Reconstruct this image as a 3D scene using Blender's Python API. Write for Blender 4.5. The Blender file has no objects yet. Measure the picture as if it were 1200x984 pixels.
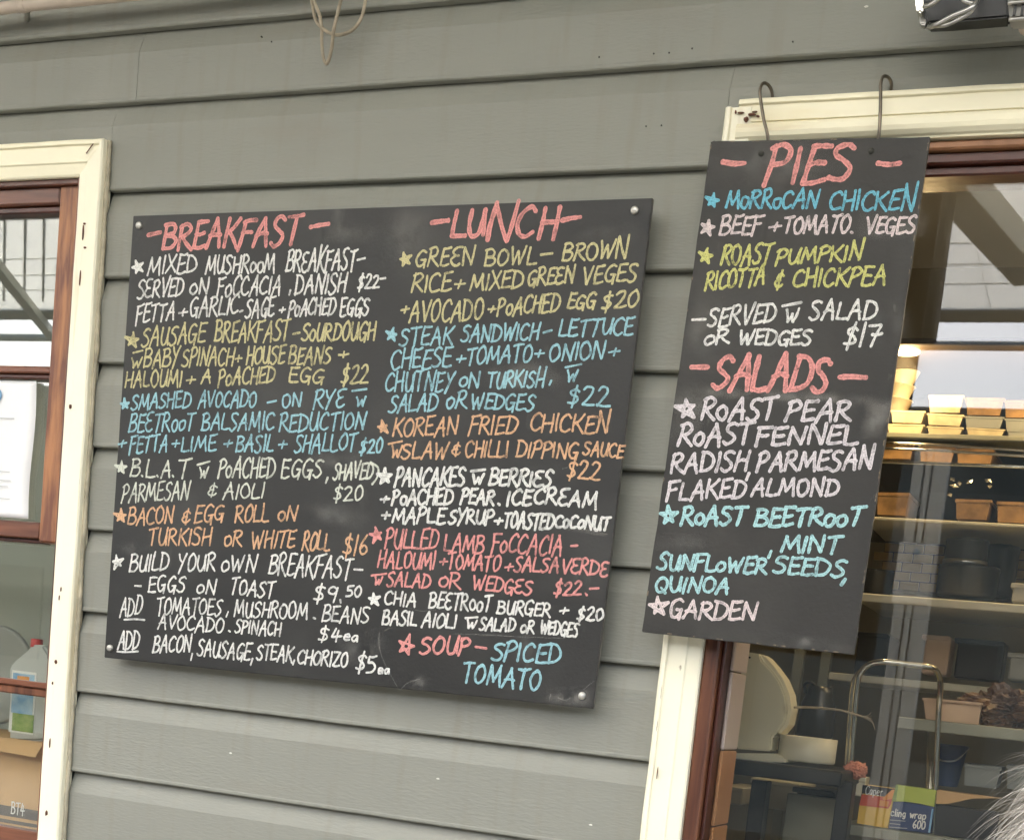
import bpy, bmesh, math, random
from mathutils import Vector, Matrix, noise as mnoise
random.seed(7)
scn = bpy.context.scene
C = scn.collection

# ------------------------------------------------------------------ camera
F, CX, CY = 1650.0, 600.0, 1010.92          # calibrated from the photograph (1200 x 984), which is the upper part of a larger frame
ROT = Matrix(((0.9173557974386961, 0.38399251874329954, 0.1049194283952721),
              (0.14429842865097245, -0.07513519125301237, -0.9866775899574458),
              (-0.3709936716866926, 0.9202741160026995, -0.12433522035600332)))   # rows: right, down, forward
CAM = Vector((0.63255, -2.57762, 1.59634))
cd = bpy.data.cameras.new('camera'); cam = bpy.data.objects.new('camera', cd); C.objects.link(cam)
r, d, f = ROT[0], ROT[1], ROT[2]
cam.matrix_world = Matrix(((r[0], -d[0], -f[0], CAM[0]), (r[1], -d[1], -f[1], CAM[1]), (r[2], -d[2], -f[2], CAM[2]), (0, 0, 0, 1)))
cd.sensor_width = 36; cd.lens = 36 * F / 1200; cd.shift_x = 0; cd.shift_y = (CY - 492) / 1200
cd.clip_start = 0.05; cd.clip_end = 500
scn.camera = cam

# ------------------------------------------------------------------ world, sun, exposure
EXPOSURE = 2.07
w = bpy.data.worlds.new('World'); scn.world = w; w.use_nodes = True
wn = w.node_tree; bg = wn.nodes['Background']; bg.inputs['Strength'].default_value = 0.15
sky = wn.nodes.new('ShaderNodeTexSky'); sky.sky_type = 'NISHITA'; sky.sun_disc = False
SUN_EL, SUN_AZ = math.radians(48), math.radians(205)        # azimuth clockwise from +Y
sky.sun_elevation = SUN_EL; sky.sun_rotation = SUN_AZ; sky.dust_density = 4.0; sky.air_density = 1.0; sky.ozone_density = 1.0
wn.links.new(sky.outputs[0], bg.inputs[0])
ld = bpy.data.lights.new('sun', 'SUN'); ld.energy = 2.2; ld.angle = math.radians(12); ld.color = (1, .97, .90)
sun = bpy.data.objects.new('sun', ld); C.objects.link(sun)
sd = Vector((math.sin(SUN_AZ) * math.cos(SUN_EL), math.cos(SUN_AZ) * math.cos(SUN_EL), math.sin(SUN_EL)))
sun.rotation_euler = sd.to_track_quat('Z', 'Y').to_euler()
scn.view_settings.view_transform = 'Standard'; scn.view_settings.look = 'None'
scn.view_settings.exposure = EXPOSURE; scn.view_settings.gamma = 1
scn.render.engine = 'CYCLES'
scn.cycles.max_bounces = 8; scn.cycles.transparent_max_bounces = 24; scn.cycles.use_denoising = True
scn.render.film_transparent = False

def ray(px, py):
    v = Vector(((px - CX) / F, (py - CY) / F, 1))
    return Vector([ROT[0][i] * v[0] + ROT[1][i] * v[1] + ROT[2][i] * v[2] for i in range(3)])
def at(px, py, y):                                           # point of the photograph on the vertical plane y
    q = ray(px, py); t = (y - CAM[1]) / q[1]; return CAM + q * t
GY = 0.045                                                    # plane of the window glass
def refl(px, py, z=None, y=None):                             # where the thing stands whose mirror image is seen in the glass
    q = ray(px, py); t = (GY - CAM[1]) / q[1]; p = CAM + q * t; q = Vector((q[0], -q[1], q[2]))
    s = (z - p[2]) / q[2] if z is not None else (y - p[1]) / q[1]
    return p + q * s

# ------------------------------------------------------------------ materials
def srgb(r, g, b):
    return tuple(((c / 255) / 12.92 if c <= 10.3 else ((c / 255 + .055) / 1.055) ** 2.4) for c in (r, g, b))
def mat(name, col, rough=.6, var=.12, scale=8, bump=.0, bscale=60, metal=0, col2=None, stretch=(1, 1, 1), spec=.5, trans=0, emit=None, estr=0, detail=6, lo=.35, hi=.65):
    m = bpy.data.materials.new(name); m.use_nodes = True; nt = m.node_tree; N = nt.nodes; L = nt.links
    b = N['Principled BSDF']; b.inputs['Roughness'].default_value = rough; b.inputs['Metallic'].default_value = metal
    b.inputs['Specular IOR Level'].default_value = spec
    tc = N.new('ShaderNodeTexCoord'); mp = N.new('ShaderNodeMapping'); L.new(tc.outputs['Object'], mp.inputs[0]); mp.inputs['Scale'].default_value = stretch
    nz = N.new('ShaderNodeTexNoise'); nz.inputs['Scale'].default_value = scale; nz.inputs['Detail'].default_value = detail; L.new(mp.outputs[0], nz.inputs['Vector'])
    mr = N.new('ShaderNodeMapRange'); mr.inputs['From Min'].default_value = lo; mr.inputs['From Max'].default_value = hi; L.new(nz.outputs[0], mr.inputs[0])
    mx = N.new('ShaderNodeMix'); mx.data_type = 'RGBA'; L.new(mr.outputs[0], mx.inputs[0])
    c2 = col2 or tuple(c * (1 - var) for c in col)
    mx.inputs[6].default_value = (*col, 1); mx.inputs[7].default_value = (*c2, 1)
    L.new(mx.outputs[2], b.inputs['Base Color'])
    m['mix'] = mx.name
    if bump:
        nb = N.new('ShaderNodeTexNoise'); nb.inputs['Scale'].default_value = bscale; nb.inputs['Detail'].default_value = 4; L.new(mp.outputs[0], nb.inputs['Vector'])
        bp = N.new('ShaderNodeBump'); bp.inputs['Strength'].default_value = bump; bp.inputs['Distance'].default_value = .004
        L.new(nb.outputs[0], bp.inputs['Height']); L.new(bp.outputs[0], b.inputs['Normal'])
    if trans: b.inputs['Transmission Weight'].default_value = trans
    if emit: b.inputs['Emission Color'].default_value = (*emit, 1); b.inputs['Emission Strength'].default_value = estr
    return m
def wear(m, col, scale, lo, hi, stretch=(1, 1, 1)):           # a second layer: stains or chips of their own shape
    nt = m.node_tree; N = nt.nodes; L = nt.links; b = N['Principled BSDF']
    src = b.inputs['Base Color'].links[0].from_socket
    tc = N.new('ShaderNodeTexCoord'); mp = N.new('ShaderNodeMapping'); L.new(tc.outputs['Object'], mp.inputs[0]); mp.inputs['Scale'].default_value = stretch
    nz = N.new('ShaderNodeTexNoise'); nz.inputs['Scale'].default_value = scale; nz.inputs['Detail'].default_value = 8; L.new(mp.outputs[0], nz.inputs['Vector'])
    mr = N.new('ShaderNodeMapRange'); mr.inputs['From Min'].default_value = lo; mr.inputs['From Max'].default_value = hi; L.new(nz.outputs[0], mr.inputs[0])
    mx = N.new('ShaderNodeMix'); mx.data_type = 'RGBA'; L.new(mr.outputs[0], mx.inputs[0]); L.new(src, mx.inputs[6]); mx.inputs[7].default_value = (*col, 1)
    L.new(mx.outputs[2], b.inputs['Base Color']); return m

M = {}
M['paint'] = mat('grey_weatherboard_paint', (.256, .257, .217), .55, .07, 2.2, .25, 90, stretch=(.6, 1, 2.5))
wear(M['paint'], (.225, .215, .172), 7, .52, .86, (5, 1, .5)); wear(M['paint'], (.235, .225, .185), 5, .60, .80, (.5, 1, 2)); wear(M['paint'], (.31, .305, .262), 2.3, .62, .8, (1, 1, .5))
M['gap'] = mat('dark_timber', (.10, .10, .085), .8, .2, 10)  # one dark tone for sheathing and spacers
M['cream'] = mat('cream_gloss_paint', (.93, .88, .68), .38, .05, 3, .35, 35, stretch=(1, 1, 1))
wear(M['cream'], (.80, .69, .44), 3, .58, .80, (2, 1, .7)); wear(M['cream'], (.66, .56, .36), 9, .60, .72, (3, 1, .25)); wear(M['cream'], (.30, .22, .12), 26, .73, .77, (1, 1, .5))
M['creamh'] = mat('cream_head_paint', (.92, .86, .63), .38, .05, 3, .35, 35, stretch=(1, 1, 1))
wear(M['creamh'], (.78, .68, .40), 4, .58, .78, (.6, 1, 3)); wear(M['creamh'], (.66, .54, .33), 9, .58, .72, (.25, 1, 3)); wear(M['creamh'], (.35, .24, .12), 26, .74, .78, (.5, 1, 1))
M['caulk'] = mat('old_caulk', (.56, .50, .36), .7, .35, 30, .6, 60)
M['wood'] = mat('varnished_brown_wood', (.21, .082, .040), .32, .4, 34, .2, 60, col2=(.085, .030, .017), stretch=(1, 1, .06), lo=.42, hi=.60)
M['woodh'] = mat('varnished_brown_rail', (.20, .075, .040), .32, .4, 34, .2, 60, col2=(.10, .036, .021), stretch=(.06, 1, 1), lo=.42, hi=.60)
M['woodo'] = mat('worn_orange_wood', (.40, .17, .065), .42, .4, 26, .25, 60, col2=(.16, .055, .027), stretch=(1.8, 1, .22), lo=.40, hi=.60)
M['wooddark'] = mat('dark_brown_wood', (.085, .024, .014), .3, .4, 14, .1, 60, stretch=(1, 1, .12))
M['woodtan'] = mat('worn_tan_wood', (.34, .16, .075), .45, .35, 14, .1, 60, stretch=(1, 1, .12))
M['black'] = mat('blackboard_paint', (.026, .0255, .023), .42, .25, 3, .10, 150, spec=.36)
wear(M['black'], (.042, .041, .037), 4, .50, .75); wear(M['black'], (.075, .072, .065), 14, .66, .80, (1, 1, .4))
M['black2'] = mat('worn_blackboard_paint', (.032, .030, .026), .5, .25, 3, .15, 120, spec=.36)
wear(M['black2'], (.056, .053, .046), 3.5, .48, .75, (1, 1, .6)); wear(M['black2'], (.13, .12, .105), 30, .70, .80, (1, 1, .5))
M['edge'] = mat('scuffed_board_edge', (.15, .14, .12), .6, .6, 40, .3, 80)
M['steel'] = mat('brushed_steel', (.55, .54, .51), .28, .15, 30, metal=1)
M['wire'] = mat('dull_hook_wire', (.20, .17, .13), .4, .3, 30, metal=.8)
M['chrome'] = mat('chrome_tube', (.72, .70, .62), .16, .1, 20, metal=1)
M['screw'] = mat('screw_head', (.62, .60, .54), .35, .3, 90, metal=.6)
M['rope'] = mat('dirty_cream_cable', (.45, .38, .27), .6, .4, 40, .3, 100)
M['conduit'] = mat('pale_conduit', (.62, .52, .42), .5, .2, 12)
M['darkmetal'] = mat('black_metal', (.018, .018, .017), .4, .3, 12)
M['greyplas'] = mat('grey_plastic', (.34, .33, .29), .5, .2, 12)
M['interior'] = mat('dim_interior_paint', (.30, .27, .19), .8, .2, 2)
M['lightint'] = mat('grey_interior_paint', (.40, .42, .37), .8, .12, 2)
M['floor'] = mat('kitchen_floor', (.42, .39, .33), .6, .2, 3)
M['shelfm'] = mat('grey_shelf', (.60, .57, .45), .4, .2, 6)
M['shelfd'] = mat('dull_steel_shelf', (.34, .34, .27), .35, .25, 6, metal=.3)
M['tub'] = mat('pale_plastic_tub', (.74, .64, .42), .35, .35, 22)
M['tubo'] = mat('amber_plastic_tub', (.44, .26, .11), .35, .5, 26)
M['food'] = mat('tub_contents', (.30, .17, .07), .7, .5, 60, col2=(.62, .48, .26))
M['cup'] = mat('cream_paper_cup', (.85, .76, .55), .5, .06, 10)
M['tile'] = mat('yellow_brick_tile', (.60, .40, .14), .35, .3, 9, .1)
M['grout'] = mat('dark_grout', (.14, .10, .06), .8, .3, 20)
M['pot'] = mat('black_enamel', (.030, .030, .026), .28, .3, 10)
M['beige'] = mat('beige_appliance_plastic', (.86, .82, .62), .4, .06, 6)
wear(M['beige'], (.40, .34, .20), 9, .62, .75)
M['drum'] = mat('cream_tub_plastic', (.84, .80, .62), .4, .06, 6)
M['brownbundle'] = mat('crinkled_brown_bundle', (.16, .085, .045), .35, .6, 24, .9, 40, col2=(.07, .032, .018))
M['traybox'] = mat('beige_tray', (.66, .47, .32), .6, .15, 8)
M['salmon'] = mat('salmon_bag', (.72, .30, .20), .5, .25, 18, .8, 40)
M['blue'] = mat('blue_plastic', (.03, .06, .16), .4, .3, 10)
M['yel'] = mat('yellow_card', (.80, .52, .08), .5, .08, 10)
M['redc'] = mat('red_card', (.62, .09, .04), .5, .1, 10)
M['lime'] = mat('lime_card', (.52, .60, .10), .5, .15, 10)
M['navy'] = mat('navy_card', (.030, .055, .16), .5, .15, 10)
M['blackc'] = mat('black_card', (.02, .018, .018), .5, .15, 10)
M['orangec'] = mat('orange_card', (.75, .30, .05), .5, .1, 10)
M['white'] = mat('white_print', (.80, .80, .78), .6, .03, 10)
M['paper'] = mat('white_notice_paper', (.83, .83, .82), .7, .03, 6)
M['inkblue'] = mat('blue_ink', (.20, .38, .58), .6, .1, 20)
M['inkgrey'] = mat('grey_ink', (.42, .42, .42), .6, .1, 20)
M['card'] = mat('brown_cardboard', (.62, .39, .18), .75, .12, 7, .1, 80)
M['cardd'] = mat('dark_box_print', (.10, .085, .07), .7, .15, 30)
M['jug'] = mat('cloudy_white_plastic', (.52, .54, .52), .35, .08, 8)
M['red'] = mat('red_cap', (.62, .05, .05), .4, .1, 10)
M['skyprint'] = mat('label_sky', (.16, .36, .62), .5, .3, 30, col2=(.45, .62, .75))
M['grassprint'] = mat('label_grass', (.16, .28, .04), .5, .4, 60, col2=(.32, .40, .10))
M['bowl'] = mat('grey_tub_lid', (.30, .31, .29), .4, .08, 6)
M['lilac'] = mat('lilac_reflection_tile', (.86, .74, .72), .3, .08, 6)  # upper reveal tiles: lilac reflection put into the tile colour
M['terra'] = mat('terracotta_tile', (.66, .33, .15), .3, .15, 8)
M['concrete'] = mat('dark_paving', (.13, .125, .11), .85, .2, 3, .3, 60)
M['purl'] = mat('white_purlin', (.80, .79, .74), .6, .1, 4)
M['rafter'] = mat('pale_grey_rafter', (.62, .62, .54), .6, .12, 4)
M['asphalt'] = mat('asphalt', (.045, .045, .043), .9, .2, 5, .3, 80)
M['beam'] = mat('grey_painted_beam', (.36, .37, .32), .6, .15, 4)
M['postw'] = mat('white_aluminium_post', (.62, .63, .63), .4, .06, 6)
M['dark'] = mat('dark_olive_cladding', (.04, .04, .03), .7, .2, 4)
M['facade'] = mat('grey_street_facade', (.19, .19, .15), .8, .3, 1.5)
M['holedark'] = mat('dark_hole_fill', (.05, .05, .04), .9, .2, 20)  # flat dark tone standing in for the shade inside holes
M['rust'] = mat('rusty_nail', (.16, .06, .03), .8, .4, 60)
M['chip'] = mat('paint_chip', (.72, .70, .62), .7, .1, 60)

def sheet_mat():
    m = bpy.data.materials.new('translucent_roof_sheet'); m.use_nodes = True; nt = m.node_tree; N = nt.nodes; L = nt.links
    N.remove(N['Principled BSDF']); o = N['Material Output']
    a = N.new('ShaderNodeBsdfTranslucent'); b = N.new('ShaderNodeBsdfDiffuse'); mx = N.new('ShaderNodeMixShader'); mx.inputs[0].default_value = .12
    nz = N.new('ShaderNodeTexNoise'); nz.inputs['Scale'].default_value = 1.6; nz.inputs['Detail'].default_value = 6
    tc = N.new('ShaderNodeTexCoord'); L.new(tc.outputs['Object'], nz.inputs['Vector'])
    cr = N.new('ShaderNodeMix'); cr.data_type = 'RGBA'; cr.inputs[6].default_value = (.93, .92, .88, 1); cr.inputs[7].default_value = (.86, .85, .80, 1); L.new(nz.outputs[0], cr.inputs[0])
    L.new(cr.outputs[2], a.inputs[0]); L.new(cr.outputs[2], b.inputs[0]); L.new(a.outputs[0], mx.inputs[1]); L.new(b.outputs[0], mx.inputs[2]); L.new(mx.outputs[0], o.inputs[0]); return m
M['sheet'] = sheet_mat()
def glass_mat(name, fac, tint):
    m = bpy.data.materials.new(name); m.use_nodes = True; nt = m.node_tree; N = nt.nodes; L = nt.links
    N.remove(N['Principled BSDF']); o = N['Material Output']
    t = N.new('ShaderNodeBsdfTransparent'); t.inputs[0].default_value = (*tint, 1)
    g = N.new('ShaderNodeBsdfGlossy'); g.inputs['Roughness'].default_value = .012; g.inputs['Color'].default_value = (.96, .98, 1, 1)
    lw = N.new('ShaderNodeLayerWeight'); lw.inputs[0].default_value = .35
    mr = N.new('ShaderNodeMapRange'); mr.inputs['To Min'].default_value = fac; mr.inputs['To Max'].default_value = min(1, fac + (.6 if name == 'window_glass' else .22)); L.new(lw.outputs['Fresnel'], mr.inputs[0])
    mx = N.new('ShaderNodeMixShader'); L.new(mr.outputs[0], mx.inputs[0]); L.new(t.outputs[0], mx.inputs[1]); L.new(g.outputs[0], mx.inputs[2])
    df = N.new('ShaderNodeBsdfDiffuse'); df.inputs[0].default_value = (.62, .60, .52, 1)      # thin dusty film, added to lend the panes a haze
    tc = N.new('ShaderNodeTexCoord'); nz = N.new('ShaderNodeTexNoise'); nz.inputs['Scale'].default_value = 3.5; nz.inputs['Detail'].default_value = 8; L.new(tc.outputs['Object'], nz.inputs['Vector'])
    fm = N.new('ShaderNodeMapRange'); fm.inputs['From Min'].default_value = .35; fm.inputs['From Max'].default_value = .72; fm.inputs['To Min'].default_value = .003; fm.inputs['To Max'].default_value = .019; L.new(nz.outputs[0], fm.inputs[0])
    m2 = N.new('ShaderNodeMixShader'); L.new(fm.outputs[0], m2.inputs[0]); L.new(mx.outputs[0], m2.inputs[1]); L.new(df.outputs[0], m2.inputs[2]); L.new(m2.outputs[0], o.inputs[0])
    return m
M['glass'] = glass_mat('window_glass', .045, (1.0, .99, .96))
M['glassl'] = glass_mat('sash_window_glass', .03, (.98, .98, .94))

def chalk(name, col, cover=.92, soft=False):
    """chalk marker: streaky cover, a little denser along the rims of each stroke"""
    m = bpy.data.materials.new(name); m.use_nodes = True; nt = m.node_tree; N = nt.nodes; L = nt.links
    b = N['Principled BSDF']; b.inputs['Roughness'].default_value = .75; b.inputs['Base Color'].default_value = (*col, 1); b.inputs['Specular IOR Level'].default_value = .2
    o = N['Material Output']; t = N.new('ShaderNodeBsdfTransparent'); mx = N.new('ShaderNodeMixShader')
    uv = N.new('ShaderNodeUVMap'); uv.uv_map = 'uv'; sp = N.new('ShaderNodeSeparateXYZ'); L.new(uv.outputs[0], sp.inputs[0])
    tc = N.new('ShaderNodeTexCoord'); nz = N.new('ShaderNodeTexNoise'); nz.inputs['Scale'].default_value = 55 if not soft else 26; nz.inputs['Detail'].default_value = 8; L.new(tc.outputs['Object'], nz.inputs['Vector'])
    a = N.new('ShaderNodeMath'); a.operation = 'SUBTRACT'; L.new(sp.outputs[1], a.inputs[0]); a.inputs[1].default_value = .5
    ab = N.new('ShaderNodeMath'); ab.operation = 'ABSOLUTE'; L.new(a.outputs[0], ab.inputs[0])
    if not soft:
        e = N.new('ShaderNodeMapRange'); e.inputs['From Min'].default_value = .05; e.inputs['From Max'].default_value = .42; e.inputs['To Min'].default_value = cover - .16; e.inputs['To Max'].default_value = cover + .06; L.new(ab.outputs[0], e.inputs[0])
        n2 = N.new('ShaderNodeMapRange'); n2.inputs['From Min'].default_value = .30; n2.inputs['From Max'].default_value = .48; n2.inputs['To Min'].default_value = .55; n2.inputs['To Max'].default_value = 1.0; L.new(nz.outputs[0], n2.inputs[0])
        n3 = N.new('ShaderNodeTexNoise'); n3.inputs['Scale'].default_value = 420; n3.inputs['Detail'].default_value = 3; L.new(tc.outputs['Object'], n3.inputs['Vector'])
        g3 = N.new('ShaderNodeMapRange'); g3.inputs['From Min'].default_value = .32; g3.inputs['From Max'].default_value = .52; g3.inputs['To Min'].default_value = .55; g3.inputs['To Max'].default_value = 1.0; L.new(n3.outputs[0], g3.inputs[0])
        m3 = N.new('ShaderNodeMath'); m3.operation = 'MULTIPLY'; L.new(n2.outputs[0], m3.inputs[0]); L.new(g3.outputs[0], m3.inputs[1])
        p = N.new('ShaderNodeMath'); p.operation = 'MULTIPLY'; p.use_clamp = True; L.new(e.outputs[0], p.inputs[0]); L.new(m3.outputs[0], p.inputs[1])
    else:
        e = N.new('ShaderNodeMapRange'); e.inputs['From Min'].default_value = .5; e.inputs['From Max'].default_value = .05; e.inputs['To Max'].default_value = 1; L.new(ab.outputs[0], e.inputs[0])
        a2 = N.new('ShaderNodeMath'); a2.operation = 'SUBTRACT'; L.new(sp.outputs[0], a2.inputs[0]); a2.inputs[1].default_value = .5
        ab2 = N.new('ShaderNodeMath'); ab2.operation = 'ABSOLUTE'; L.new(a2.outputs[0], ab2.inputs[0])
        e2 = N.new('ShaderNodeMapRange'); e2.inputs['From Min'].default_value = .5; e2.inputs['From Max'].default_value = .1; e2.inputs['To Max'].default_value = cover; L.new(ab2.outputs[0], e2.inputs[0])
        n2 = N.new('ShaderNodeMapRange'); n2.inputs['From Min'].default_value = .38; n2.inputs['From Max'].default_value = .68; L.new(nz.outputs[0], n2.inputs[0])
        q = N.new('ShaderNodeMath'); q.operation = 'MULTIPLY'; L.new(e.outputs[0], q.inputs[0]); L.new(e2.outputs[0], q.inputs[1])
        p = N.new('ShaderNodeMath'); p.operation = 'MULTIPLY'; p.use_clamp = True; L.new(q.outputs[0], p.inputs[0]); L.new(n2.outputs[0], p.inputs[1])
    L.new(p.outputs[0], mx.inputs[0]); L.new(t.outputs[0], mx.inputs[1]); L.new(b.outputs[0], mx.inputs[2]); L.new(mx.outputs[0], o.inputs[0])
    return m
CH = {'pink': chalk('pink_chalk', (.80, .34, .31)), 'white': chalk('white_chalk', (.83, .82, .77)), 'yellow': chalk('yellow_chalk', (.64, .58, .31)),
      'yellow2': chalk('bright_yellow_chalk', (.64, .63, .22)), 'blue': chalk('blue_chalk', (.36, .62, .68)), 'cyan': chalk('bright_blue_chalk', (.20, .55, .68)),
      'mint': chalk('pale_mint_chalk', (.44, .71, .72)), 'orange': chalk('orange_chalk', (.76, .46, .27)), 'lilac': chalk('lilac_white_chalk', (.74, .68, .69)),
      'rose': chalk('rosy_white_chalk', (.82, .70, .68), .85), 'green': chalk('greenish_white_chalk', (.72, .74, .63))}
SM = chalk('wiped_chalk_dust', (.42, .40, .36), .55, True)
SM2 = chalk('faint_wiped_chalk', (.34, .33, .30), .32, True)

# ------------------------------------------------------------------ helpers
def link(name, me, m=None, parent=None):
    o = bpy.data.objects.new(name, me); C.objects.link(o)
    if m is not None and not me.materials: me.materials.append(m)
    if parent: o.parent = parent; o.matrix_parent_inverse = parent.matrix_world.inverted()
    return o
def mesh(name, vs, fs, m, parent=None, smooth=False):
    me = bpy.data.meshes.new(name); me.from_pydata([tuple(v) for v in vs], [], fs); me.update()
    if smooth:
        for p in me.polygons: p.use_smooth = True
    return link(name, me, m, parent)
def tag(o, label=None, cat=None, group=None, kind=None):
    if label: o['label'] = label
    if cat: o['category'] = cat
    if group: o['group'] = group
    if kind: o['kind'] = kind
    return o
def thing(name, label, cat, loc=(0, 0, 0), group=None):
    o = bpy.data.objects.new(name, None); C.objects.link(o); o.location = loc; o.empty_display_size = .05
    bpy.context.view_layer.update() if False else None
    o.matrix_world = Matrix.Translation(loc)
    return tag(o, label, cat, group)
def box(name, x0, x1, y0, y1, z0, z1, m, parent=None, bev=.002, seg=1):
    bm = bmesh.new(); bmesh.ops.create_cube(bm, size=1)
    for v in bm.verts:
        v.co = Vector((x0 + (v.co.x + .5) * (x1 - x0), y0 + (v.co.y + .5) * (y1 - y0), z0 + (v.co.z + .5) * (z1 - z0)))
    if bev:
        bmesh.ops.bevel(bm, geom=bm.edges[:], offset=min(bev, .3 * abs(x1 - x0), .3 * abs(y1 - y0), .3 * abs(z1 - z0)), segments=seg, affect='EDGES')
    bmesh.ops.recalc_face_normals(bm, faces=bm.faces)
    me = bpy.data.meshes.new(name); bm.to_mesh(me); bm.free(); return link(name, me, m, parent)
def catmull(pts, n=5):
    if len(pts) < 3: return [Vector(p) for p in pts]
    P = [Vector(p) for p in pts]; P = [P[0] * 2 - P[1]] + P + [P[-1] * 2 - P[-2]]; out = []
    for i in range(1, len(P) - 2):
        a, b, c, e = P[i - 1], P[i], P[i + 1], P[i + 2]
        for k in range(n):
            t = k / n; out.append(.5 * ((2 * b) + (c - a) * t + (2 * a - 5 * b + 4 * c - e) * t * t + (3 * b - a - 3 * c + e) * t ** 3))
    out.append(P[-2]); return out
def tube_data(pts, rad, sides=8):
    vs, fs = [], []; n = len(pts); pr = None
    for i, p in enumerate(pts):
        t = (pts[min(i + 1, n - 1)] - pts[max(i - 1, 0)]).normalized()
        if pr is None: u = t.orthogonal().normalized()
        else: u = (pr - t * pr.dot(t)).normalized()
        pr = u; v = t.cross(u); rr = rad[i] if isinstance(rad, list) else rad
        for k in range(sides):
            a = 2 * math.pi * k / sides; vs.append(p + (u * math.cos(a) + v * math.sin(a)) * rr)
    for i in range(n - 1):
        for k in range(sides):
            a = i * sides + k; b = i * sides + (k + 1) % sides; fs.append((a, b, b + sides, a + sides))
    fs.append(tuple(range(sides))[::-1]); fs.append(tuple((n - 1) * sides + k for k in range(sides))); return vs, fs
def tube(name, pts, rad, m, parent=None, sides=8, n=5):
    p = catmull(pts, n); vs, fs = tube_data(p, rad, sides); return mesh(name, vs, fs, m, parent, True)
def lathe(name, prof, cen, m, parent=None, seg=28, axis='Z', arc=2 * math.pi):
    vs, fs = [], []
    for (rr, h) in prof:
        for k in range(seg):
            a = arc * k / seg; x, y = rr * math.cos(a), rr * math.sin(a)
            vs.append(Vector(cen) + (Vector((x, y, h)) if axis == 'Z' else Vector((x, h, y))))
    for i in range(len(prof) - 1):
        for k in range(seg):
            a = i * seg + k; b = i * seg + (k + 1) % seg; fs.append((a, b, b + seg, a + seg) if axis == 'Z' else (b, a, a + seg, b + seg))
    o = mesh(name, vs, fs, m, parent, True)
    bm = bmesh.new(); bm.from_mesh(o.data); bmesh.ops.recalc_face_normals(bm, faces=bm.faces); bm.to_mesh(o.data); bm.free()
    return o
def prism(name, outline, y0, y1, m, parent=None, bev=0):       # outline in (x, z), extruded front (y0) to back (y1)
    bm = bmesh.new(); a = [bm.verts.new((p[0], y0, p[1])) for p in outline]; b = [bm.verts.new((p[0], y1, p[1])) for p in outline]; n = len(a)
    bm.faces.new(a); bm.faces.new(b[::-1])
    for i in range(n): bm.faces.new((a[i], b[i], b[(i + 1) % n], a[(i + 1) % n]))
    bmesh.ops.recalc_face_normals(bm, faces=bm.faces)
    if bev: bmesh.ops.bevel(bm, geom=bm.edges[:], offset=bev, segments=2, affect='EDGES')
    me = bpy.data.meshes.new(name); bm.to_mesh(me); bm.free(); return link(name, me, m, parent)
def pbox(name, x0, y0, x1, y1, dep, th, m, parent=None, bev=.002):   # rectangle of the photograph at depth dep -> upright box
    xm, ym = (x0 + x1) / 2, (y0 + y1) / 2
    return box(name, at(x0, ym, dep)[0], at(x1, ym, dep)[0], dep, dep + th, at(xm, y1, dep)[2], at(xm, y0, dep)[2], m, parent, bev)

# ------------------------------------------------------------------ setting: ground
tag(mesh('ground', [(-200, -200, -.14), (200, -200, -.14), (200, 200, -.14), (-200, 200, -.14)], [(0, 1, 2, 3)], M['asphalt']), kind='structure')
tag(box('pavement', -60, 60, -4.3, -.02, -.135, 0, M['concrete'], None, .01), kind='structure')
tag(mesh('road', [(-60, -14, -.136), (60, -14, -.136), (60, -4.31, -.136), (-60, -4.31, -.136)], [(0, 1, 2, 3)], M['asphalt']), kind='structure')
# ------------------------------------------------------------------ the cafe building
cafe = thing('cafe_building', 'grey weatherboard cafe wall with cream trimmed windows behind both menu boards', 'building', (0, 0, 0))
PB = .18; Z0 = 2.92
LW = (-2.95, -1.511); RW = (-.143, 1.55)          # outer edges of the two window trims
WT, WB = 2.66, .78
def weatherboard(x0, x1, zt, zb, seed=0, top=False):
    """shiplap board: recessed cove at the top, flat face, small lip at the bottom"""
    prof = []
    cove = .047
    for t in (0, .25, .5, .75, 1):
        prof.append((.0180 * (1 - t) ** 1.10, zt - cove * t - (.0005 if t == 0 else 0)))
    prof += [(0, zt - cove - .002), (0, zb + .010), (-.0008, zb + .0075), (-.0008, zb + .003), (.0015, zb + .0005), (.0190, zb + .0006), (.0190, zt - .0005)]
    n = max(2, int((x1 - x0) / .035)); vs, fs = [], []
    for i in range(n + 1):
        x = x0 + (x1 - x0) * i / n
        for k, (y, z) in enumerate(prof):
            wz = .0012 * mnoise.noise(Vector((x * 3.1, seed * 7.3, 0))) + .0006 * mnoise.noise(Vector((x * 17, seed * 3.3, 4)))
            wy = .0012 * mnoise.noise(Vector((x * 1.7, seed * 2.9, 8)))
            vs.append((x, y + wy, z + (wz if 5 < k < 11 else wz * .7 if k in (4, 5) else 0)))
    m = len(prof)
    for i in range(n):
        for k in range(m): a = i * m + k; b = i * m + (k + 1) % m; fs.append((a, a + m, b + m, b))
    fs.append(tuple(range(m))); fs.append(tuple(n * m + k for k in range(m))[::-1])
    o = mesh('weatherboard', vs, fs, M['paint'], cafe); return o
lines = [3.28, 3.10, Z0 - .0335 + .0] + [Z0 - PB * k for k in range(1, 17)]
lines = lines[:3] + lines[3:] + [0.02]
XL, XR = -4.6, 3.2
jx = {2: at(162, 78, 0)[0], 1: .9, 3: 2.1, 0: -2.7}
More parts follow.
